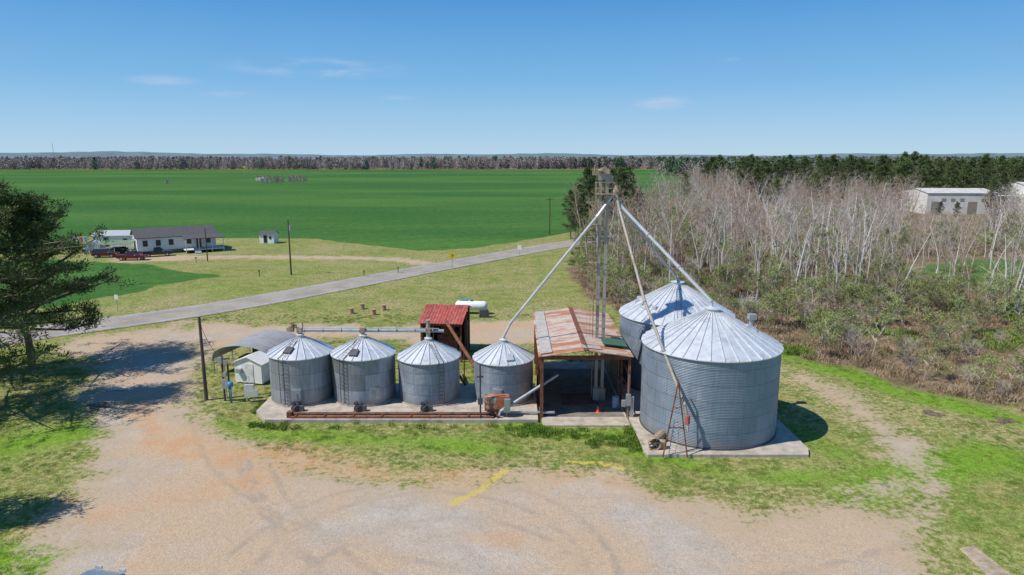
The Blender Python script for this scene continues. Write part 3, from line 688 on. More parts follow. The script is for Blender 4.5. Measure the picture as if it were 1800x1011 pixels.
# ------------------------------------------------------------------ house
hx, hy = G(292, 444)
e = empty('white_house', (hx, hy+4, 0), rad(34))
mb = MB(); mb.box((0, 0, .35), (15.0, 8.0, .7)); obj('foundation', mb, concrete_dk, e)
mb = MB(); mb.prism([(-4.05, .7), (4.05, .7), (4.05, 3.4), (0, 4.9), (-4.05, 3.4)], -7.5, 7.5, axis='x'); obj('walls', mb, white_pt, e)
mb = MB()
for s_ in (-1, 1): mb.add([(-7.9, 0, 5.0), (7.9, 0, 5.0), (7.9, s_*4.5, 3.38), (-7.9, s_*4.5, 3.38), (-7.9, 0, 4.88), (7.9, 0, 4.88), (7.9, s_*4.5, 3.26), (-7.9, s_*4.5, 3.26)], [(0, 1, 2, 3), (7, 6, 5, 4), (3, 2, 6, 7), (0, 3, 7, 4), (1, 5, 6, 2)])
mb.add([(1.0, -4.5, 3.5), (8.5, -4.5, 3.5), (8.7, -7.4, 3.0), (.8, -7.4, 3.0), (1, -4.5, 3.4), (8.5, -4.5, 3.4), (8.7, -7.4, 2.9), (.8, -7.4, 2.9)], [(0, 1, 2, 3), (7, 6, 5, 4), (3, 2, 6, 7), (0, 3, 7, 4), (1, 5, 6, 2)])
obj('roof', mb, shingle, e)
mb = MB()
for x_ in (-6, -3.6, -1.2, 2.2, 6): mb.box((x_, -4.07, 2.2), (.9, .06, 1.2))
mb.box((-7.53, -1.5, 2.2), (.06, .9, 1.1)); mb.box((-7.53, 1.8, 2.2), (.06, .9, 1.1)); obj('windows', mb, glass_dk, e)
mb = MB(); mb.box((4.1, -4.08, 1.8), (1.0, .06, 2.1)); obj('door', mb, pm('door_brown', (.2, .1, .06)), e)
mb = MB(); mb.box((4.7, -5.75, .62), (7.6, 3.2, .16))
for x_ in (1.1, 3.6, 6.1, 8.4):
    mb.box((x_, -7.2, 1.7), (.12, .12, 2.6)); mb.box((x_, -7.2, .3), (.16, .16, .6))
mb.box((6.2, -7.25, 1.5), (4.4, .06, .08)); mb.box((1.9, -7.25, 1.5), (1.6, .06, .08))
for i in range(4): mb.box((3.2, -7.5-i*.28, .5-i*.14), (1.2, .28, .12))
obj('porch', mb, white_dirty, e)
ax, ay = G(202, 434)
e = empty('white_outbuilding', (ax, ay+3, 0), rad(6))
mb = MB(); mb.prism([(-3, 0), (3, 0), (3, 2.5), (0, 3.3), (-3, 2.5)], -5., 4.5, axis='x'); obj('walls', mb, white_pt, e)
mb = MB()
for s_ in (-1, 1): mb.add([(-5.2, 0, 3.4), (4.7, 0, 3.4), (4.7, s_*3.3, 2.5), (-5.2, s_*3.3, 2.5)], [(0, 1, 2, 3)])
obj('roof', mb, steel_lt, e)
mb = MB(); mb.box((-2, -3.03, 1.1), (1, .05, 2)); mb.box((2, -3.03, 1.4), (.9, .05, .8)); obj('openings', mb, glass_dk, e)
ax, ay = G(160, 446)
e = empty('white_garden_shed', (ax, ay+1.5, 0), rad(10))
mb = MB(); mb.prism([(-1.6, 0), (1.6, 0), (1.6, 1.9), (0, 2.6), (-1.6, 1.9)], -1.5, 1.5); obj('walls', mb, white_pt, e)
mb = MB()
for s_ in (-1, 1): mb.add([(0, -1.7, 2.68), (0, 1.7, 2.68), (s_*1.8, 1.7, 1.88), (s_*1.8, -1.7, 1.88)], [(0, 1, 2, 3)])
obj('roof', mb, steel_lt, e)
mb = MB(); mb.box((0, -1.53, .9), (.9, .05, 1.7)); obj('door', mb, steel, e)
ax, ay = G(200, 448)
e = empty('green_roof_carport', (ax, ay+2.5, 0), rad(6))
mb = MB()
for s_ in (-1, 1): mb.add([(-3.3, 0, 2.7), (3.3, 0, 2.7), (3.3, s_*2.8, 2.1), (-3.3, s_*2.8, 2.1), (-3.3, 0, 2.64), (3.3, 0, 2.64), (3.3, s_*2.8, 2.04), (-3.3, s_*2.8, 2.04)], [(0, 1, 2, 3), (7, 6, 5, 4), (3, 2, 6, 7), (0, 3, 7, 4), (1, 5, 6, 2)])
obj('roof', mb, pm('green_roof', (.16, .22, .13), .6), e)
mb = MB()
for x_ in (-3.1, 0, 3.1):
    for y_ in (-2.6, 2.6): mb.box((x_, y_, 1.05), (.1, .1, 2.1))
obj('posts', mb, white_pt, e)
ax, ay = G(470, 428)
e = empty('small_field_shed', (ax, ay+1.3, 0), rad(-5))
mb = MB(); mb.prism([(-1.3, 0), (1.3, 0), (1.3, 2.1), (0, 2.7), (-1.3, 2.1)], -1.7, 1.7, axis='x'); obj('walls', mb, white_pt, e)
mb = MB()
for s_ in (-1, 1): mb.add([(-1.9, 0, 2.78), (1.9, 0, 2.78), (1.9, s_*1.55, 2.08), (-1.9, s_*1.55, 2.08)], [(0, 1, 2, 3)])
obj('roof', mb, shingle, e)
mb = MB(); mb.box((-.3, -1.33, 1.0), (.8, .05, 1.7)); mb.box((.9, -1.33, 1.3), (.5, .05, .6)); obj('openings', mb, glass_dk, e)
ax, ay = G(140, 432)
e = empty('clothes_line', (ax, ay, 0))
mb = MB(); mb.tube((-2, 0, 0), (-2, 0, 2), .05, n=6); mb.tube((2, 0, 0), (2, 0, 2), .05, n=6); mb.tube((-2, 0, 1.95), (2, 0, 1.95), .015, n=4); obj('posts', mb, steel, e)
for i, c in enumerate(((.1, .2, .6), (.7, .7, .7), (.5, .08, .1), (.1, .3, .5))):
    mb = MB(); xx = -1.6+i*.9
    mb.add([(xx, 0, 1.95), (xx+.35, .03, 1.95), (xx+.7, 0, 1.95), (xx+.7, .05, .9), (xx+.35, -.05, .85), (xx, .04, .95)], [(0, 1, 4, 5), (1, 2, 3, 4)]); obj('laundry_%d' % i, mb, pm('cloth%d' % i, c, .9), e)

# ------------------------------------------------------------------ warehouse (right)
e = empty('white_warehouse', (166, 243, 0), rad(-4))
mb = MB(); mb.prism([(-9, 0), (9, 0), (9, 7.2), (0, 8.4), (-9, 7.2)], -23, 0, axis='x'); mb.prism([(-10, 0), (10, 0), (10, 9.0), (0, 10.6), (-10, 9.0)], 11, 44, axis='x'); mb.box((5.5, -2, 3), (10.9, 8, 6)); obj('walls', mb, white_dirty, e)
mb = MB()
for a, b_, ye, z0_, z1_ in ((-23.3, .3, 9.3, 8.5, 7.2), (10.7, 44.3, 10.3, 10.7, 9.0)):
    for s_ in (-1, 1): mb.add([(a, 0, z0_), (b_, 0, z0_), (b_, s_*ye, z1_), (a, s_*ye, z1_)], [(0, 1, 2, 3)])
obj('roof', mb, pm('warehouse_roof', (.55, .53, .48), .7, 0, .15, .4), e)
mb = MB()
for x_ in (-20, -8, 16, 30): mb.box((x_, -9.03-(1 if x_ > 9 else 0), 2.2), (3.0, .08, 4.2))
for x_ in (-17.5, -14.5, -11.5, -4.5, 20, 23, 26): mb.box((x_, -9.03-(1 if x_ > 9 else 0), 4.9), (1.4, .08, 1.0))
obj('doors', mb, pm('door_tin', (.30, .26, .22), .7), e)

# ------------------------------------------------------------------ vehicles
def vehicle(name, loc, rz, col, kind='suv'):
    e = empty(name, (loc[0], loc[1], 0), rz)
    paint = pm(name+'_paint', col, .25, .3, .04)
    paint.node_tree.nodes['Principled BSDF'].inputs['Coat Weight'].default_value = .6
    if kind == 'pickup':
        prof = [(-2.7, .45), (-2.75, .95), (-2.65, 1.08), (1.0, 1.08), (1.2, 1.1), (2.45, 1.0), (2.7, .85), (2.72, .45), (2.3, .36), (-2.3, .36)]
        cb, ct, zt = (-.75, 1.25), (-.5, .55), 1.78; L = 2.7
    elif kind == 'suv':
        prof = [(-2.3, .45), (-2.36, .8), (-2.3, 1.02), (.9, 1.02), (1.9, .95), (2.25, .8), (2.3, .45), (2.0, .34), (-2.0, .34)]
        cb, ct, zt = (-2.25, 1.2), (-1.95, .4), 1.68; L = 2.3
    else:
        prof = [(-2.3, .4), (-2.36, .75), (-2.25, .95), (-1.6, 1.0), (.9, .98), (1.8, .85), (2.2, .7), (2.3, .4), (2.0, .28), (-2.0, .28)]
        cb, ct, zt = (-1.75, 1.15), (-1.1, .3), 1.45; L = 2.3
    mb = MB(); mb.prism(prof, -.9, .9); obj('body', mb, paint, e, bevel=.09, smooth=False)
    mb = MB(); zb = 1.0
    lo = [(cb[0], -.8), (cb[1], -.8), (cb[1], .8), (cb[0], .8)]; hi = [(ct[0], -.64), (ct[1], -.64), (ct[1], .64), (ct[0], .64)]
    mb.add([(x, y, zb) for x, y in lo]+[(x, y, zt-.04) for x, y in hi], [(0, 1, 5, 4), (1, 2, 6, 5), (2, 3, 7, 6), (3, 0, 4, 7), (4, 5, 6, 7)]); obj('windows', mb, glass_dk, e)
    mb = MB(); mb.box(((ct[0]+ct[1])/2, 0, zt), (ct[1]-ct[0]+.1, 1.34, .08))
    for (a, b_), (c, d) in zip(lo, hi): mb.tube((a, b_, zb), (c, d, zt-.02), .05, n=5)
    mxl = (lo[0][0]+lo[1][0])/2; mxh = (hi[0][0]+hi[1][0])/2
    for s_ in (-1, 1): mb.tube((mxl, s_*.8, zb), (mxh, s_*.64, zt-.02), .045, n=5)
    obj('roof', mb, paint, e, bevel=.03)
    if kind == 'pickup':
        mb = MB(); mb.box((-1.72, 0, 1.085), (1.75, 1.5, .03)); obj('bed', mb, rubber, e)
    for i, (x_, s_) in enumerate(((-L*.62, -1), (-L*.62, 1), (L*.62, -1), (L*.62, 1))):
        mb = MB(); mb.tube((x_, s_*.7, .36), (x_, s_*.93, .36), .36, n=18); mb.tube((x_, s_*.93, .36), (x_, s_*.945, .36), .2, n=12, m=1); obj('wheel_%d' % i, mb, [rubber, steel_lt], e)
    mb = MB()
    for s_ in (-1, 1): mb.box((L-.02, s_*.65, .75), (.08, .35, .16)); mb.box((.95, s_*.98, 1.08), (.15, .2, .14))
    obj('lights', mb, steel_lt, e)
    mb = MB()
    for s_ in (-1, 1): mb.box((-L-.01, s_*.7, .85), (.08, .22, .2))
    obj('tail_lights', mb, pm(name+'_tail', (.4, .02, .02), .3), e)
    return e
x_, y_ = G(233, 457); vehicle('red_pickup_truck', (x_, y_), rad(4), (.22, .015, .02), 'pickup')
x_, y_ = G(186, 452); vehicle('maroon_suv', (x_, y_), rad(8), (.13, .02, .025), 'suv')
x_, y_ = G(282, 449); vehicle('black_pickup_truck', (x_, y_-1), rad(30), (.02, .02, .022), 'pickup')
x_, y_ = G(213, 446); vehicle('parked_car', (x_, y_), rad(5), (.03, .03, .035), 'sedan')
vehicle('silver_car', (-19.5, 27.0), rad(78), (.22, .30, .36), 'sedan')

soil = pm('dark_soil', (.14, .105, .075), .95, 0, .5, 3, .6)
for u_, v_, r_ in ((1632, 727, 1.0), (1770, 739, .95)):
    x_, y_ = G(u_, v_); mb = MB(); rr = random.Random(u_)
    for k in range(9):
        cx, cy, q_ = rr.gauss(0, r_*.45), rr.gauss(0, r_*.3), r_*rr.uniform(.25, .5)
        n0 = len(mb.v); mb.lathe([(q_, -.06), (q_*.7, .03), (q_*.35, .08), (.01, .10)], 9, 0, (cx, cy, -.01*k))
        mb.v[n0:] = [(a+rr.uniform(-.08, .08), b_+rr.uniform(-.08, .08), c) for a, b_, c in mb.v[n0:]]
    obj('dirt_mound', mb, soil, None, (x_, y_, 0))
wm, nt, b = newmat('water'); b.inputs['Roughness'].default_value = .06
nt.links.new(mix(nt, noise(nt, N(nt, 'ShaderNodeTexCoord').outputs['Object'], 1.5), (.10, .085, .06), (.20, .17, .13)), b.inputs['Base Color'])
for u_, v_, a_, b__ in ((175, 713, .9, .7), (205, 684, .9, .45), (160, 722, .4, .5)):
    x_, y_ = G(u_, v_); rr = random.Random(u_); mb = MB(); n = 28
    ph = rr.random()*6
    mb.add([(a_*math.cos(t)*(1+.25*math.sin(2*t+ph)+.12*math.sin(5*t)), b__*math.sin(t)*(1+.25*math.sin(3*t+ph)), .0) for t in [2*math.pi*i/n for i in range(n)]], [tuple(range(n))])
    obj('puddle', mb, wm, None, (x_, y_, .012))

# ------------------------------------------------------------------ vegetation
def leafmat(name, cols, rv=.3):
    m, nt, b = newmat(name)
    pos = N(nt, 'ShaderNodeNewGeometry'); r = N(nt, 'ShaderNodeObjectInfo').outputs['Random']
    ri = pos.outputs['Random Per Island']
    base = mix(nt, ri, cols[0], cols[1])
    n1 = noise(nt, N(nt, 'ShaderNodeTexCoord').outputs['Object'], .8, 1)
    base = mix(nt, mr(nt, n1, .4, .6), base, cols[2])
    base = mix(nt, 1., base, gray(nt, mr(nt, r, 0, 1, 1-rv, 1+rv, False)), 'MULTIPLY')
    nt.links.new(base, b.inputs['Base Color']); b.inputs['Roughness'].default_value = .7; b.inputs['Specular IOR Level'].default_value = .25
    return m
def barkmat(name, ramp):
    m, nt, b = newmat(name)
    r = N(nt, 'ShaderNodeObjectInfo').outputs['Random']
    cr = nt.nodes.new('ShaderNodeValToRGB'); nt.links.new(r, cr.inputs[0])
    els = cr.color_ramp.elements
    while len(els) < len(ramp): els.new(.5)
    for i, c in enumerate(ramp): els[i].position = i/(len(ramp)-1); els[i].color = c4(c)
    nt.links.new(cr.outputs[0], b.inputs['Base Color']); b.inputs['Roughness'].default_value = .9; b.inputs['Specular IOR Level'].default_value = .2
    return m
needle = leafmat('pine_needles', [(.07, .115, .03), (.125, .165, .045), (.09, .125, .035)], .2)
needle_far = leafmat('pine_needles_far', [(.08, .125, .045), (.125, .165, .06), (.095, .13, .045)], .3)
pine_bark = pm('pine_bark', (.19, .14, .105), .95, 0, .35, 3, .3)
bark_g = barkmat('bark_grey', [(.32, .25, .21), (.47, .41, .36), (.36, .25, .20), (.54, .50, .45), (.40, .32, .27)])
bark_w = barkmat('bark_pale', [(.64, .61, .56), (.50, .46, .41), (.70, .67, .62)])
bud_r = leafmat('red_buds', [(.42, .18, .12), (.36, .20, .14), (.45, .24, .16)])
bud_g = leafmat('spring_leaves', [(.19, .27, .05), (.28, .34, .08), (.24, .28, .08)])
dry_l = leafmat('dry_stems', [(.36, .26, .16), (.24, .17, .105), (.43, .33, .22)], .3)
weed_l = leafmat('weeds', [(.09, .18, .022), (.17, .28, .035), (.14, .22, .03)], .3)
far_dec = leafmat('hazed_bare_crown', [(.33, .285, .27), (.42, .37, .35), (.36, .30, .285)], .22)  # distance haze painted into the colour: crowns made paler
far_pine = leafmat('hazed_pine_crown', [(.10, .155, .09), (.14, .19, .11), (.11, .165, .10)], .25)  # pine green paled, with the distance haze put into the colour

def blade(mb, c, d, L, w, m, rr):
    d = d.normalized(); a = Vector((rr.gauss(0, 1), rr.gauss(0, 1), rr.gauss(0, 1))).cross(d).normalized()*w
    mb.add([c-a, c+a, c+d*L], [(0, 1, 2)], m)
def rv(rr, s=1.): return Vector((rr.gauss(0, s), rr.gauss(0, s), rr.gauss(0, s)))
def pine_mesh(seed, h, spread, crown0, nb, ncl, nbl, bl, bw, mats, tr=.3):
    rr = random.Random(seed); mb = MB()
    pts = []; x = y = 0
    for i in range(9):
        f = i/8; pts.append(Vector((x, y, h*f*.97))); x += rr.uniform(-.12, .12)*h/16; y += rr.uniform(-.12, .12)*h/16
    for i in range(8): mb.tube(pts[i], pts[i+1], tr*(1-.85*i/8), tr*(1-.85*(i+1)/8), n=9, m=0, cap=False)
    for k in range(nb):
        f = crown0+(1-crown0)*(k+rr.random())/nb
        i = min(int(f*8), 7); p = pts[i].lerp(pts[i+1], f*8-i)
        g = (f-crown0)/(1-crown0)
        L = spread*(.55+.75*math.sin(math.pi*min(1, g*.85+.18)))*rr.uniform(.4, 1.15)*(1-.45*g*g)
        az = k*2.4+rr.uniform(-.5, .5); el = rr.uniform(-.1, .35)+g*.6
        d = Vector((math.cos(az)*math.cos(el), math.sin(az)*math.cos(el), math.sin(el)))
        p1 = p+d*L*.55; p2 = p1+(d+Vector((0, 0, rr.uniform(-.1, .35)))).normalized()*L*.45
        r0 = .035+.02*L
        mb.tube(p, p1, r0, r0*.6, n=5, m=0, cap=False); mb.tube(p1, p2, r0*.6, r0*.25, n=4, m=0, cap=False)
        for c in range(ncl):
            t = rr.uniform(.35, 1.08)
            q = (p.lerp(p1, t/.55) if t < .55 else p1.lerp(p2, (t-.55)/.45))
            side = d.cross(Vector((0, 0, 1))).normalized()*rr.gauss(0, .17*L)
            q2 = q+side+Vector((0, 0, rr.uniform(-.15, .45)))
            mb.tube(q, q2, r0*.3, r0*.15, n=3, m=0, cap=False)
            cs = rr.uniform(.32, .65)
            for _ in range(nbl):
                o = rv(rr, cs*.6); o.z *= .6
                blade(mb, q2+o, o+Vector((0, 0, .25))+rv(rr, .2), bl*rr.uniform(.6, 1.2), bw, 1, rr)
    return mesh_of('pine', mb, mats)
def pine(x, y, seed, h, spread, crown0=.3, rz=0, nb=46, ncl=8, nbl=34, tr=.3):
    o = bpy.data.objects.new('pine_tree', pine_mesh(seed, h, spread, crown0, nb, ncl, nbl, .36, .05, [pine_bark, needle], tr))
    bpy.context.scene.collection.objects.link(o); o.location = (x, y, -.05); o.rotation_euler[2] = rz
x_, y_ = G(58, 648)
pine(x_, y_, 3, 15.9, 6.2, .25, 0, 68, 13, 52, .36)
pine(-42.8, 51.0, 5, 18.5, 5.9, .14, 1., 60, 12, 46, .36)
pine(-51.5, 59, 8, 15., 4.6, .2, 2., 46, 9, 40, .3)
pine(-33.5, 33.8, 12, 10., 2.8, .25, 2., 30, 8, 34, .2)

def src_coll(name, meshes):
    c = bpy.data.collections.new(name)
    for i, m in enumerate(meshes):
        o = bpy.data.objects.new('%s_%02d' % (name, i), m); c.objects.link(o)
    return c
def scatter(name, pts, rots, scl, idx_, coll):
    me = bpy.data.meshes.new(name); me.from_pydata([tuple(p) for p in pts], [], [])
    a = me.attributes.new('rot', 'FLOAT_VECTOR', 'POINT'); a.data.foreach_set('vector', np.array(rots, np.float32).ravel())
    a = me.attributes.new('scl', 'FLOAT', 'POINT'); a.data.foreach_set('value', np.array(scl, np.float32))
    a = me.attributes.new('pick', 'INT', 'POINT'); a.data.foreach_set('value', np.array(idx_, np.int32))
    o = bpy.data.objects.new(name, me); bpy.context.scene.collection.objects.link(o)
    ng = bpy.data.node_groups.new(name, 'GeometryNodeTree')
    ng.interface.new_socket('Geometry', in_out='INPUT', socket_type='NodeSocketGeometry'); ng.interface.new_socket('Geometry', in_out='OUTPUT', socket_type='NodeSocketGeometry')
    gi = ng.nodes.new('NodeGroupInput'); go = ng.nodes.new('NodeGroupOutput')
    ci = ng.nodes.new('GeometryNodeCollectionInfo'); ci.inputs['Collection'].default_value = coll; ci.inputs['Separate Children'].default_value = True; ci.inputs['Reset Children'].default_value = True
    ip = ng.nodes.new('GeometryNodeInstanceOnPoints'); ip.inputs['Pick Instance'].default_value = True
    def na(n_, t):
        x = ng.nodes.new('GeometryNodeInputNamedAttribute'); x.data_type = t; x.inputs['Name'].default_value = n_
        return [s for s in x.outputs if s.enabled and s.name == 'Attribute'][0]
    e2r = ng.nodes.new('FunctionNodeEulerToRotation')
    L = ng.links
    L.new(gi.outputs[0], ip.inputs['Points']); L.new(ci.outputs[0], ip.inputs['Instance']); L.new(na('pick', 'INT'), ip.inputs['Instance Index'])
    L.new(na('rot', 'FLOAT_VECTOR'), e2r.inputs[0]); L.new(e2r.outputs[0], ip.inputs['Rotation']); L.new(na('scl', 'FLOAT'), ip.inputs['Scale'])
    L.new(ip.outputs[0], go.inputs[0])
    md = o.modifiers.new('scatter', 'NODES'); md.node_group = ng
    return o
def bare_mesh(seed, h, mats, nbr, dens=1., leaf=None, r0=.13, lean=.06):
    rr = random.Random(seed); mb = MB()
    def br(p, d, L, r, lv, nseg):
        pts = [p]
        for i in range(nseg):
            d = (d+rv(rr, .10 if lv == 0 else .2)+Vector((0, 0, .10 if lv else .06))).normalized(); p = p+d*L/nseg; pts.append(p)
        n = (6, 4, 3, 3)[lv]
        for i in range(nseg):
            mb.tube(pts[i], pts[i+1], r*(1-.8*i/nseg), r*(1-.8*(i+1)/nseg), n=n, m=0, cap=False)
        return pts
    trunk = br(Vector((0, 0, 0)), Vector((rr.gauss(0, lean), rr.gauss(0, lean), 1)).normalized(), h, r0, 0, 7)
    for k in range(nbr):
        f = .32+.66*(k+rr.random())/nbr; i = min(int(f*7), 6); p = trunk[i].lerp(trunk[i+1], f*7-i)
        az = k*2.4+rr.random(); el = rr.uniform(.45, 1.05)
        d = Vector((math.cos(az)*math.cos(el), math.sin(az)*math.cos(el), math.sin(el)))
        L = h*.32*(1.15-f)*rr.uniform(.7, 1.3)+.5
        b1_ = br(p, d, L, .045*(1.3-f), 1, 3)
        for j in range(int(4*dens)):
            g = rr.uniform(.25, 1); ii = min(int(g*3), 2); q = b1_[ii].lerp(b1_[ii+1], g*3-ii)
            b2_ = br(q, (d+rv(rr, .5)).normalized(), L*rr.uniform(.25, .5), .018, 2, 2)
            for l in range(int(3*dens)):
                q2 = b2_[1].lerp(b2_[2], rr.random()); dd = (d+rv(rr, .6)).normalized(); Lt = rr.uniform(.3, .8)
                mb.tube(q2, q2+dd*Lt, .011, .005, n=3, m=0, cap=False)
                if leaf is not None:
                    for _ in range(leaf):
                        c = q2+dd*Lt*rr.random()+rv(rr, .08); blade(mb, c, rv(rr), .13, .05, 1, rr)
    return mesh_of('tree', mb, mats)
trees = []
for i in range(5): trees.append(bare_mesh(100+i, 11.6+i*.6, [bark_g], 13, 1., None, .14))
for i in range(3): trees.append(bare_mesh(200+i, 10.5+i, [bark_w], 7, .5, None, .17, .03))
trees.append(bare_mesh(300, 10.5, [bark_g, bud_r], 13, 1., 3)); trees.append(bare_mesh(301, 11, [bark_g, bud_r], 13, 1., 4))
trees.append(bare_mesh(302, 10., [bark_g, bud_g], 12, 1., 8)); trees.append(bare_mesh(303, 7, [bark_g, bud_g], 12, 1., 9, .08))
tcoll = src_coll('woodland_trees', trees)
wood = GP([(1030, 470), (1018, 440), (1100, 402), (1180, 352), (1290, 324), (2100, 324), (2400, 420), (2500, 620), (1800, 560), (1700, 562), (1560, 560), (1440, 552), (1330, 536), (1200, 515), (1100, 500)])
clear = GP([(1500, 525), (1560, 455), (1640, 440), (1810, 440), (1900, 470), (1850, 540), (1640, 556)])
bldg = [(136, 205), (215, 205), (215, 262), (136, 262)]
rs = np.random.RandomState(4)
def sample(n, x0, x1, y0, y1): return rs.uniform(x0, x1, n), rs.uniform(y0, y1, n)
px, py = sample(26000, 10, 420, 75, 420)
ok = sd(wood, px, py) > 0
dens = np.where(py < 190, .52, .22)*np.clip(.25+1.35*fbm(px, py, 16., 5), 0, 1)
c_in = sd(clear, px, py); dens = np.where(c_in > 0, .16, dens)
rdd = line_d(roadc, px, py)
ok &= (rs.rand(len(px)) < dens) & (sd(bldg, px, py) < 0) & (rdd > 7)
px, py = px[ok], py[ok]
idx_ = []; scl = []
for x, y in zip(px, py):
    right = x > .36*y
    r_ = R.random()
    if right and y < 170: k = R.choice([5, 6, 7]) if r_ < .5 else (R.randrange(5) if r_ < .82 else R.choice([8, 9, 10, 11]))
    else: k = R.randrange(5) if r_ < .48 else (R.choice([5, 6, 7]) if r_ < .62 else (R.choice([8, 9]) if r_ < .86 else R.choice([10, 11])))
    if x < .28*y and r_ > .55: k = R.choice([10, 10, 11, 9])
    idx_.append(k)
    s_ = R.uniform(.62, 1.12)
    if x < .34*y: s_ *= 1.08
    if .585 < x/y < .70 and y > 100: s_ = min(s_, max(.3, (21.5-y*.084)/12.5)*R.uniform(.75, 1.05))
    scl.append(s_)
scatter('bare_woodland', [(x, y, -.05) for x, y in zip(px, py)], [(R.gauss(0, .03), R.gauss(0, .03), R.uniform(0, 6.28)) for _ in px], scl, idx_, tcoll)
def tuft_mesh(seed, n, r, h, w, mats, arch=.35):
    rr = random.Random(seed); mb = MB()
    for _ in range(n):
        a = rr.uniform(0, 6.28); q = r*math.sqrt(rr.random()); c = Vector((q*math.cos(a), q*math.sin(a), 0))
        d = Vector((rr.gauss(0, arch), rr.gauss(0, arch), 1)).normalized(); L = h*rr.uniform(.4, 1.1)
        s_ = Vector((rr.gauss(0, 1), rr.gauss(0, 1), 0)).normalized()*w
        m1 = c+d*L*.6; tip = m1+(d+rv(rr, .4)).normalized()*L*.4
        mb.add([c-s_*.6, c+s_*.6, m1+s_, m1-s_, tip], [(0, 1, 2, 3), (3, 2, 4)])
    return mesh_of('tuft', mb, mats)
bcoll = src_coll('dry_brush_clumps', [tuft_mesh(1, 100, .7, .6, .018, [dry_l], .6), tuft_mesh(2, 100, .6, .9, .017, [dry_l], .5), tuft_mesh(3, 100, .9, .4, .022, [dry_l], .7), tuft_mesh(4, 120, .8, .6, .035, [weed_l], .6),
                                      bare_mesh(401, 2.6, [bark_g], 14, 1.2, None, .03, .2), bare_mesh(402, 3.6, [bark_g, bud_g], 12, 1., 5, .035, .15)])
px, py = sample(36000, 10, 130, 48, 165)
s_ = sd(brush, px, py)
ok = (s_ > .3) & (sd(woodfield, px, py) < -1) & (rs.rand(len(px)) < np.clip((.0+1.5*fbm(px, py, 6., 8))*np.where(py < 100, .9, .5), 0, 1)) & (line_d(roadc, px, py) > 6) & (px < .85*py+12)
px, py = px[ok], py[ok]
vv = fbm(px, py, 12., 77)
edge = line_d(GP([(1250, 530), (1380, 545), (1480, 580), (1600, 590)]), px, py)
idx_ = [(3 if ((v > .56 or e_ < 2.5) and R.random() < .6) else (R.choice([4, 5, 5]) if R.random() < .10 else R.choice([0, 1, 2, 2]))) for v, e_ in zip(vv, edge)]
scatter('dry_brush', [(x, y, -.03) for x, y in zip(px, py)], [(0, 0, R.uniform(0, 6.28)) for _ in px], [R.uniform(.5, 1.3) for _ in px], idx_, bcoll)
gcoll = src_coll('grass_tufts', [tuft_mesh(11, 60, .3, .13, .012, [weed_l], .6), tuft_mesh(12, 70, .4, .10, .012, [leafmat('dry_grass', [(.27, .26, .08), (.38, .32, .15), (.21, .25, .06)], .3)], .6), tuft_mesh(13, 70, .35, .36, .02, [weed_l], .5)])
px, py = sample(22000, -48, 50, 26, 85)
pads = [[(-20.3, 48.9), (2.1, 48.9), (2.1, 57.5), (-20.3, 57.5)], [(9, 42.9), (20.6, 42.9), (20.6, 64.7), (9, 64.7)], [(2.2, 48.2), (9, 48.2), (9, 64.4), (2.2, 64.4)]]
inpad = np.zeros(len(px), bool)
for p_ in pads: inpad |= sd(p_, px, py) > -.05
ok = (~inpad) & (sd(lot, px, py) < -1.0) & (sd(lane, px, py) < -1) & (sd(brush, px, py) < 0) & (line_d(trk, px, py) > 2.) & (line_d(roadc, px, py) > 4.5) & (rs.rand(len(px)) < -.15+1.3*fbm(px, py, 4., 9))
px, py = px[ok], py[ok]
idx_ = [0 if R.random() < .55 else 1 for _ in px]
pts = [(x, y, -.02) for x, y in zip(px, py)]; scl = [R.uniform(.5, 1.1) for _ in px]
for (a, b_, n, w) in ((G(905, 752), G(1110, 778), 90, 1.0), (G(440, 745), G(520, 752), 20, .3), ((-19, 48.5), (2, 48.4), 14, .35), (G(925, 745), G(960, 760), 45, .5), ((-20.3, 51), (-20.4, 57), 25, .3), ((8.7, 44), (8.8, 48), 35, .3)):
    for _ in range(n):
        f = R.random(); pts.append((a[0]+(b_[0]-a[0])*f+R.gauss(0, w*.5), a[1]+(b_[1]-a[1])*f+R.gauss(0, w*.6)-.2, -.02)); idx_.append(2); scl.append(R.uniform(.4, 1.1))
scatter('grass', pts, [(0, 0, R.uniform(0, 6.28)) for _ in pts], scl, idx_, gcoll)

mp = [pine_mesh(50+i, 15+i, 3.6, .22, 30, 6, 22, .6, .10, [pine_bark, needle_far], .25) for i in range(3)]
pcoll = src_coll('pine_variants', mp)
pts = []; scl = []
for u_, v_, s_ in ((1003, 420, .68), (1018, 414, .85), (1035, 410, .98), (1046, 422, .8), (1090, 402, 1.0), (1098, 395, 1.1), (1108, 398, .9), (1075, 396, .95), (1058, 404, .9), (1122, 396, .6), (1030, 428, .55), (1012, 424, .6), (1024, 420, .75), (1066, 410, .8), (1042, 400, .85), (1110, 410, .7)):
    x, y = G(u_, v_); pts.append((x, y, 0)); scl.append(s_)
for u_, v_, s_ in ((1250, 345, 1.25), (1262, 345, 1.2), (1240, 348, 1.0), (1255, 352, 1.05), (1600, 345, 1.3), (1580, 342, 1.25), (1618, 350, 1.2), (1592, 352, 1.1), (1700, 335, 1.1), (1740, 378, .75), (1752, 376, .85), (1762, 372, .8), (1612, 372, .6), (1340, 352, .95), (1430, 360, .8), (1500, 352, .95), (1680, 388, .35), (1650, 385, .32), (1360, 375, .7), (1480, 372, .75), (1560, 365, .9), (1200, 372, .8), (1300, 365, .8)):
    x, y = G(u_, v_); pts.append((x, y, 0)); scl.append(s_)
while len(pts) < 280:
    y = R.uniform(290, 430); x = y*R.uniform(.33, .85)
    if 130 < x < 215 and y < 262: continue
    if R.random() > .45+.55*math.sin(x*.045)**2: continue
    pts.append((x, y, 0)); scl.append(R.uniform(.7, 1.2))
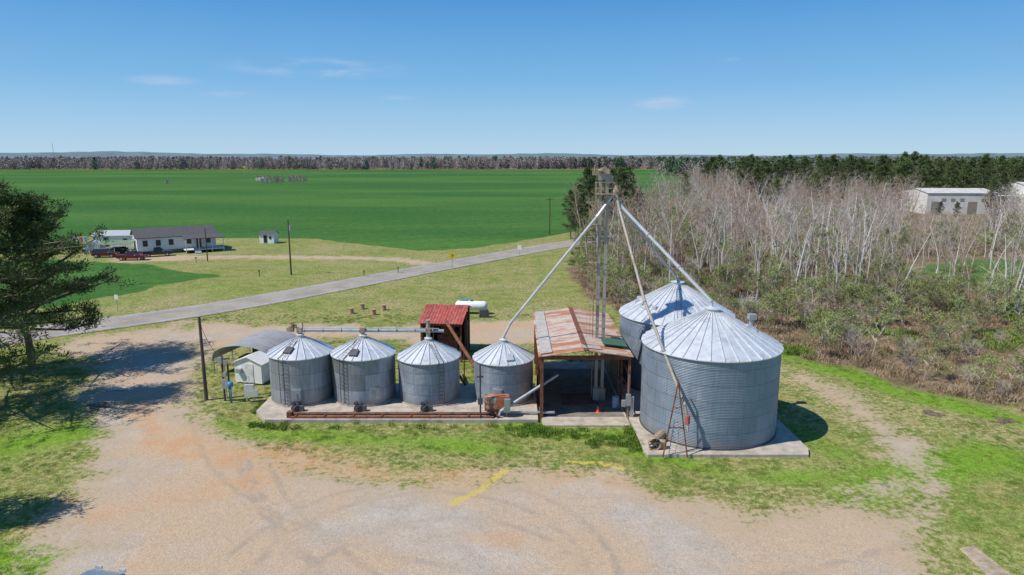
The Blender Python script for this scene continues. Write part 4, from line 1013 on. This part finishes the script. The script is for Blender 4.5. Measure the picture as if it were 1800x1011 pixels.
scatter('pine_grove', pts, [(0, 0, R.uniform(0, 6.28)) for _ in pts], scl, [R.randrange(3) for _ in pts], pcoll)

def crown_mesh(seed, h, w, n, ls, mats, z0=.15):
    rr = random.Random(seed); mb = MB(); mb.tube((0, 0, 0), (0, 0, h*.7), .3, .15, n=4, m=0, cap=False)
    for _ in range(n):
        f = rr.random(); z_ = h*(z0+(1-z0)*f); wd = w*.5*(math.sin(math.pi*min(1, f*.9+.12))**.6)
        a = rr.uniform(0, 6.28); q = wd*math.sqrt(rr.random())*rr.uniform(.7, 1.15)
        c = Vector((q*math.cos(a), q*math.sin(a), z_)); blade(mb, c, rv(rr)+Vector((0, 0, .4)), ls*rr.uniform(.6, 1.4), ls*.28, 1, rr)
    return mesh_of('crown', mb, mats)
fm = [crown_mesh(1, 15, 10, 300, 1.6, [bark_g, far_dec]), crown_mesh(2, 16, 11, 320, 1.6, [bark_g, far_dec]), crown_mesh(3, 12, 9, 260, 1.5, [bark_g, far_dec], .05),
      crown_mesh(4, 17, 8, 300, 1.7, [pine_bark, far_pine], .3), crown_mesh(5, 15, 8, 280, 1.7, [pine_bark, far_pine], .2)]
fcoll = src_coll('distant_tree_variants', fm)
pts = []; idx_ = []; scl = []
for _ in range(4200):
    y = 955+500*R.random()**1.6; x = R.uniform(-1.0, 1.0)*y*1.0
    edge = 955+18*math.sin(x*.011)+30*math.sin(x*.0031+1)
    if y < edge: y = edge+R.random()*10
    pinep = .06 if x < 100 else .55
    if y > 1200: pinep += .25
    k = R.choice([3, 4]) if R.random() < pinep else R.choice([0, 1, 2])
    pts.append((x, y, 0)); idx_.append(k); scl.append(R.uniform(.7, 1.1))
for _ in range(1700):
    x = R.uniform(150, 900); y = R.uniform(430, 640)+max(0, (300-x))*.6
    if line_d(roadc, np.array([x]), np.array([y]))[0] < 9: continue
    k = R.choice([3, 4]) if R.random() < .7 else R.choice([0, 1, 2])
    pts.append((x, y, 0)); idx_.append(k); scl.append(R.uniform(.7, 1.1))
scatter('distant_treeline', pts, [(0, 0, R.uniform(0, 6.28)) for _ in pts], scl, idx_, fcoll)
mb_pts = []
for _ in range(70):
    x, y = G(R.uniform(450, 540), R.uniform(314, 323)); mb_pts.append((x, y, 0))
for u_, v_ in ((294, 323), (293, 324), (470, 322)):
    x, y = G(u_, v_); mb_pts.append((x, y, 0))
scatter('field_thicket', mb_pts, [(0, 0, R.uniform(0, 6.28)) for _ in mb_pts], [R.uniform(.13, .27) for _ in mb_pts], [R.choice([0, 1, 2]) for _ in mb_pts], fcoll)
for u_, v_ in ((398, 431), (603, 443)):
    x, y = G(u_, v_); o = bpy.data.objects.new('bare_tree', trees[2]); bpy.context.scene.collection.objects.link(o); o.location = (x, y, 0); o.scale = (.22,)*3

e = empty('irrigation_pivot')
mb = MB(); a0 = G(440, 318); a1 = G(1000, 305); nsp = 14
for i in range(nsp):
    f0, f1 = i/nsp, (i+1)/nsp
    p0 = Vector((a0[0]+(a1[0]-a0[0])*f0, a0[1]+(a1[1]-a0[1])*f0, 3.6)); p1 = Vector((a0[0]+(a1[0]-a0[0])*f1, a0[1]+(a1[1]-a0[1])*f1, 3.6)); m_ = (p0+p1)/2+Vector((0, 0, .7))
    mb.tube(p0, m_, .06, n=4); mb.tube(m_, p1, .06, n=4)
    mb.tube(p1, p1+Vector((0, 2, -3.6)), .06, n=4); mb.tube(p1, p1+Vector((0, -2, -3.6)), .06, n=4)
obj('spans', mb, steel, e)
x, y = G(456, 318); mb = MB(); mb.box((x, y, 1.2), (5, 2.2, 2.2)); mb.tube((x+3.5, y, 0), (x+3.5, y, 3), .8, n=10); obj('pump_trailer', mb, white_dirty)
x, y = G(430, 309); mb = MB(); mb.tube((x, y, 0), (x, y, 8), .12, n=5); mb.box((x, y, 8.6), (2.2, .3, 1.4)); obj('yellow_marker', mb, yellow_sign)

mb = MB(); rr = random.Random(3); n = 260; vs = []
for i in range(n+1):
    a = rad(20+140*i/n); hh = 21+5*math.sin(i*.11)+3*math.sin(i*.31+1)+rr.uniform(-1.5, 1.5)+max(0, a-1.6)*14
    for (d_, z_) in ((3300, -2), (3700, hh), (4600, hh*1.1), (5200, -2)): vs.append((d_*math.cos(a), d_*math.sin(a), z_))
mb.add(vs, [(4*i+k, 4*i+k+1, 4*i+k+5, 4*i+k+4) for i in range(n) for k in range(3)])
obj('hills', mb, pm('hazed_far_forest', (.13, .18, .20), .95, 0, .2, .01))  # bluish base colour stands in for aerial haze over the ridges
x, y = -870, 1320
mb = MB(); mb.tube((x, y, 0), (x, y, 42), .5, .3, n=4); obj('radio_mast', mb, steel)

# ------------------------------------------------------------------ sun, sky
EL = rad(54); AZ = rad(20)
sdir = Vector((-math.cos(AZ)*math.cos(EL), -math.sin(AZ)*math.cos(EL), math.sin(EL)))
L = bpy.data.lights.new('sun', 'SUN'); L.energy = 4.7; L.angle = rad(.53); L.color = (1, .95, .87)
lo = bpy.data.objects.new('sun', L); bpy.context.scene.collection.objects.link(lo)
lo.rotation_euler = sdir.to_track_quat('Z', 'Y').to_euler(); lo.location = (0, 0, 80)
w = bpy.data.worlds.new('World'); bpy.context.scene.world = w; w.use_nodes = True
nt = w.node_tree; nt.nodes.clear()
sky = N(nt, 'ShaderNodeTexSky', sky_type='NISHITA', sun_disc=False, sun_elevation=EL, sun_rotation=math.atan2(sdir.x, sdir.y) % (2*math.pi), air_density=1.0, dust_density=.2, ozone_density=1.2, altitude=100)
tc = N(nt, 'ShaderNodeTexCoord').outputs['Generated']
zz = N(nt, 'ShaderNodeSeparateXYZ', {0: tc}).outputs[2]
cr = nt.nodes.new('ShaderNodeValToRGB'); nt.links.new(zz, cr.inputs[0])
stops = [(0., (.45, .66, .84)), (.025, (.38, .61, .84)), (.10, (.19, .47, .80)), (.205, (.075, .31, .70)), (.5, (.04, .19, .50)), (1., (.025, .12, .38))]
els = cr.color_ramp.elements
while len(els) < len(stops): els.new(.5)
for i, (p_, c) in enumerate(stops): els[i].position = p_; els[i].color = c4(c)
air = N(nt, 'ShaderNodeVectorMath', {0: cr.outputs[0], 3: 10.}, operation='SCALE').outputs[0]
skyc = mix(nt, .9, sky.outputs[0], air)
nzz = noise(nt, mapping(nt, tc, (5, 5, 26)), 1.6, 8, .62, .4)
def cdir(u, v):
    s = (v-505.5)/1200; d = Vector(((u-900)/1200, CP-s*SP, -SP-s*CP)); return d.normalized()
cm = None
for u_, v_, wx, wz, k in ((560, 120, .15, .018, 1.), (590, 127, .06, .011, 1.3), (1165, 181, .055, .012, 1.3), (290, 142, .055, .010, .8), (410, 167, .05, .006, .6), (690, 172, .05, .005, .4), (1280, 104, .02, .005, .5), (580, 252, .02, .004, .5)):
    c = cdir(u_, v_)
    sb = N(nt, 'ShaderNodeVectorMath', {0: tc, 1: c}, operation='SUBTRACT').outputs[0]
    ml = N(nt, 'ShaderNodeVectorMath', {0: sb, 1: (1/wx, 1/(wx*1.5), 1/wz)}, operation='MULTIPLY').outputs[0]
    ln = N(nt, 'ShaderNodeVectorMath', {0: ml}, operation='LENGTH').outputs['Value']
    f = mr(nt, ln, 0, 1, k, 0)
    cm = f if cm is None else M(nt, 'MAXIMUM', cm, f)
cf = M(nt, 'MINIMUM', M(nt, 'MULTIPLY', cm, mr(nt, nzz, .38, .66)), 1.)
skyc = mix(nt, M(nt, 'MULTIPLY', cf, .55), skyc, (6.0, 6.7, 8.2))
bg = N(nt, 'ShaderNodeBackground', {'Color': skyc, 'Strength': .1}); out = nt.nodes.new('ShaderNodeOutputWorld'); nt.links.new(bg.outputs[0], out.inputs[0])

cam = bpy.data.cameras.new('camera'); cam.lens = 24; cam.sensor_width = 36; cam.clip_end = 20000; cam.clip_start = .5
co_ = bpy.data.objects.new('camera', cam); bpy.context.scene.collection.objects.link(co_)
co_.location = (0, 0, H); co_.rotation_euler = (math.pi/2-P, 0, 0); bpy.context.scene.camera = co_
sc = bpy.context.scene; sc.view_settings.view_transform = 'Standard'; sc.view_settings.look = 'None'; sc.view_settings.exposure = 0
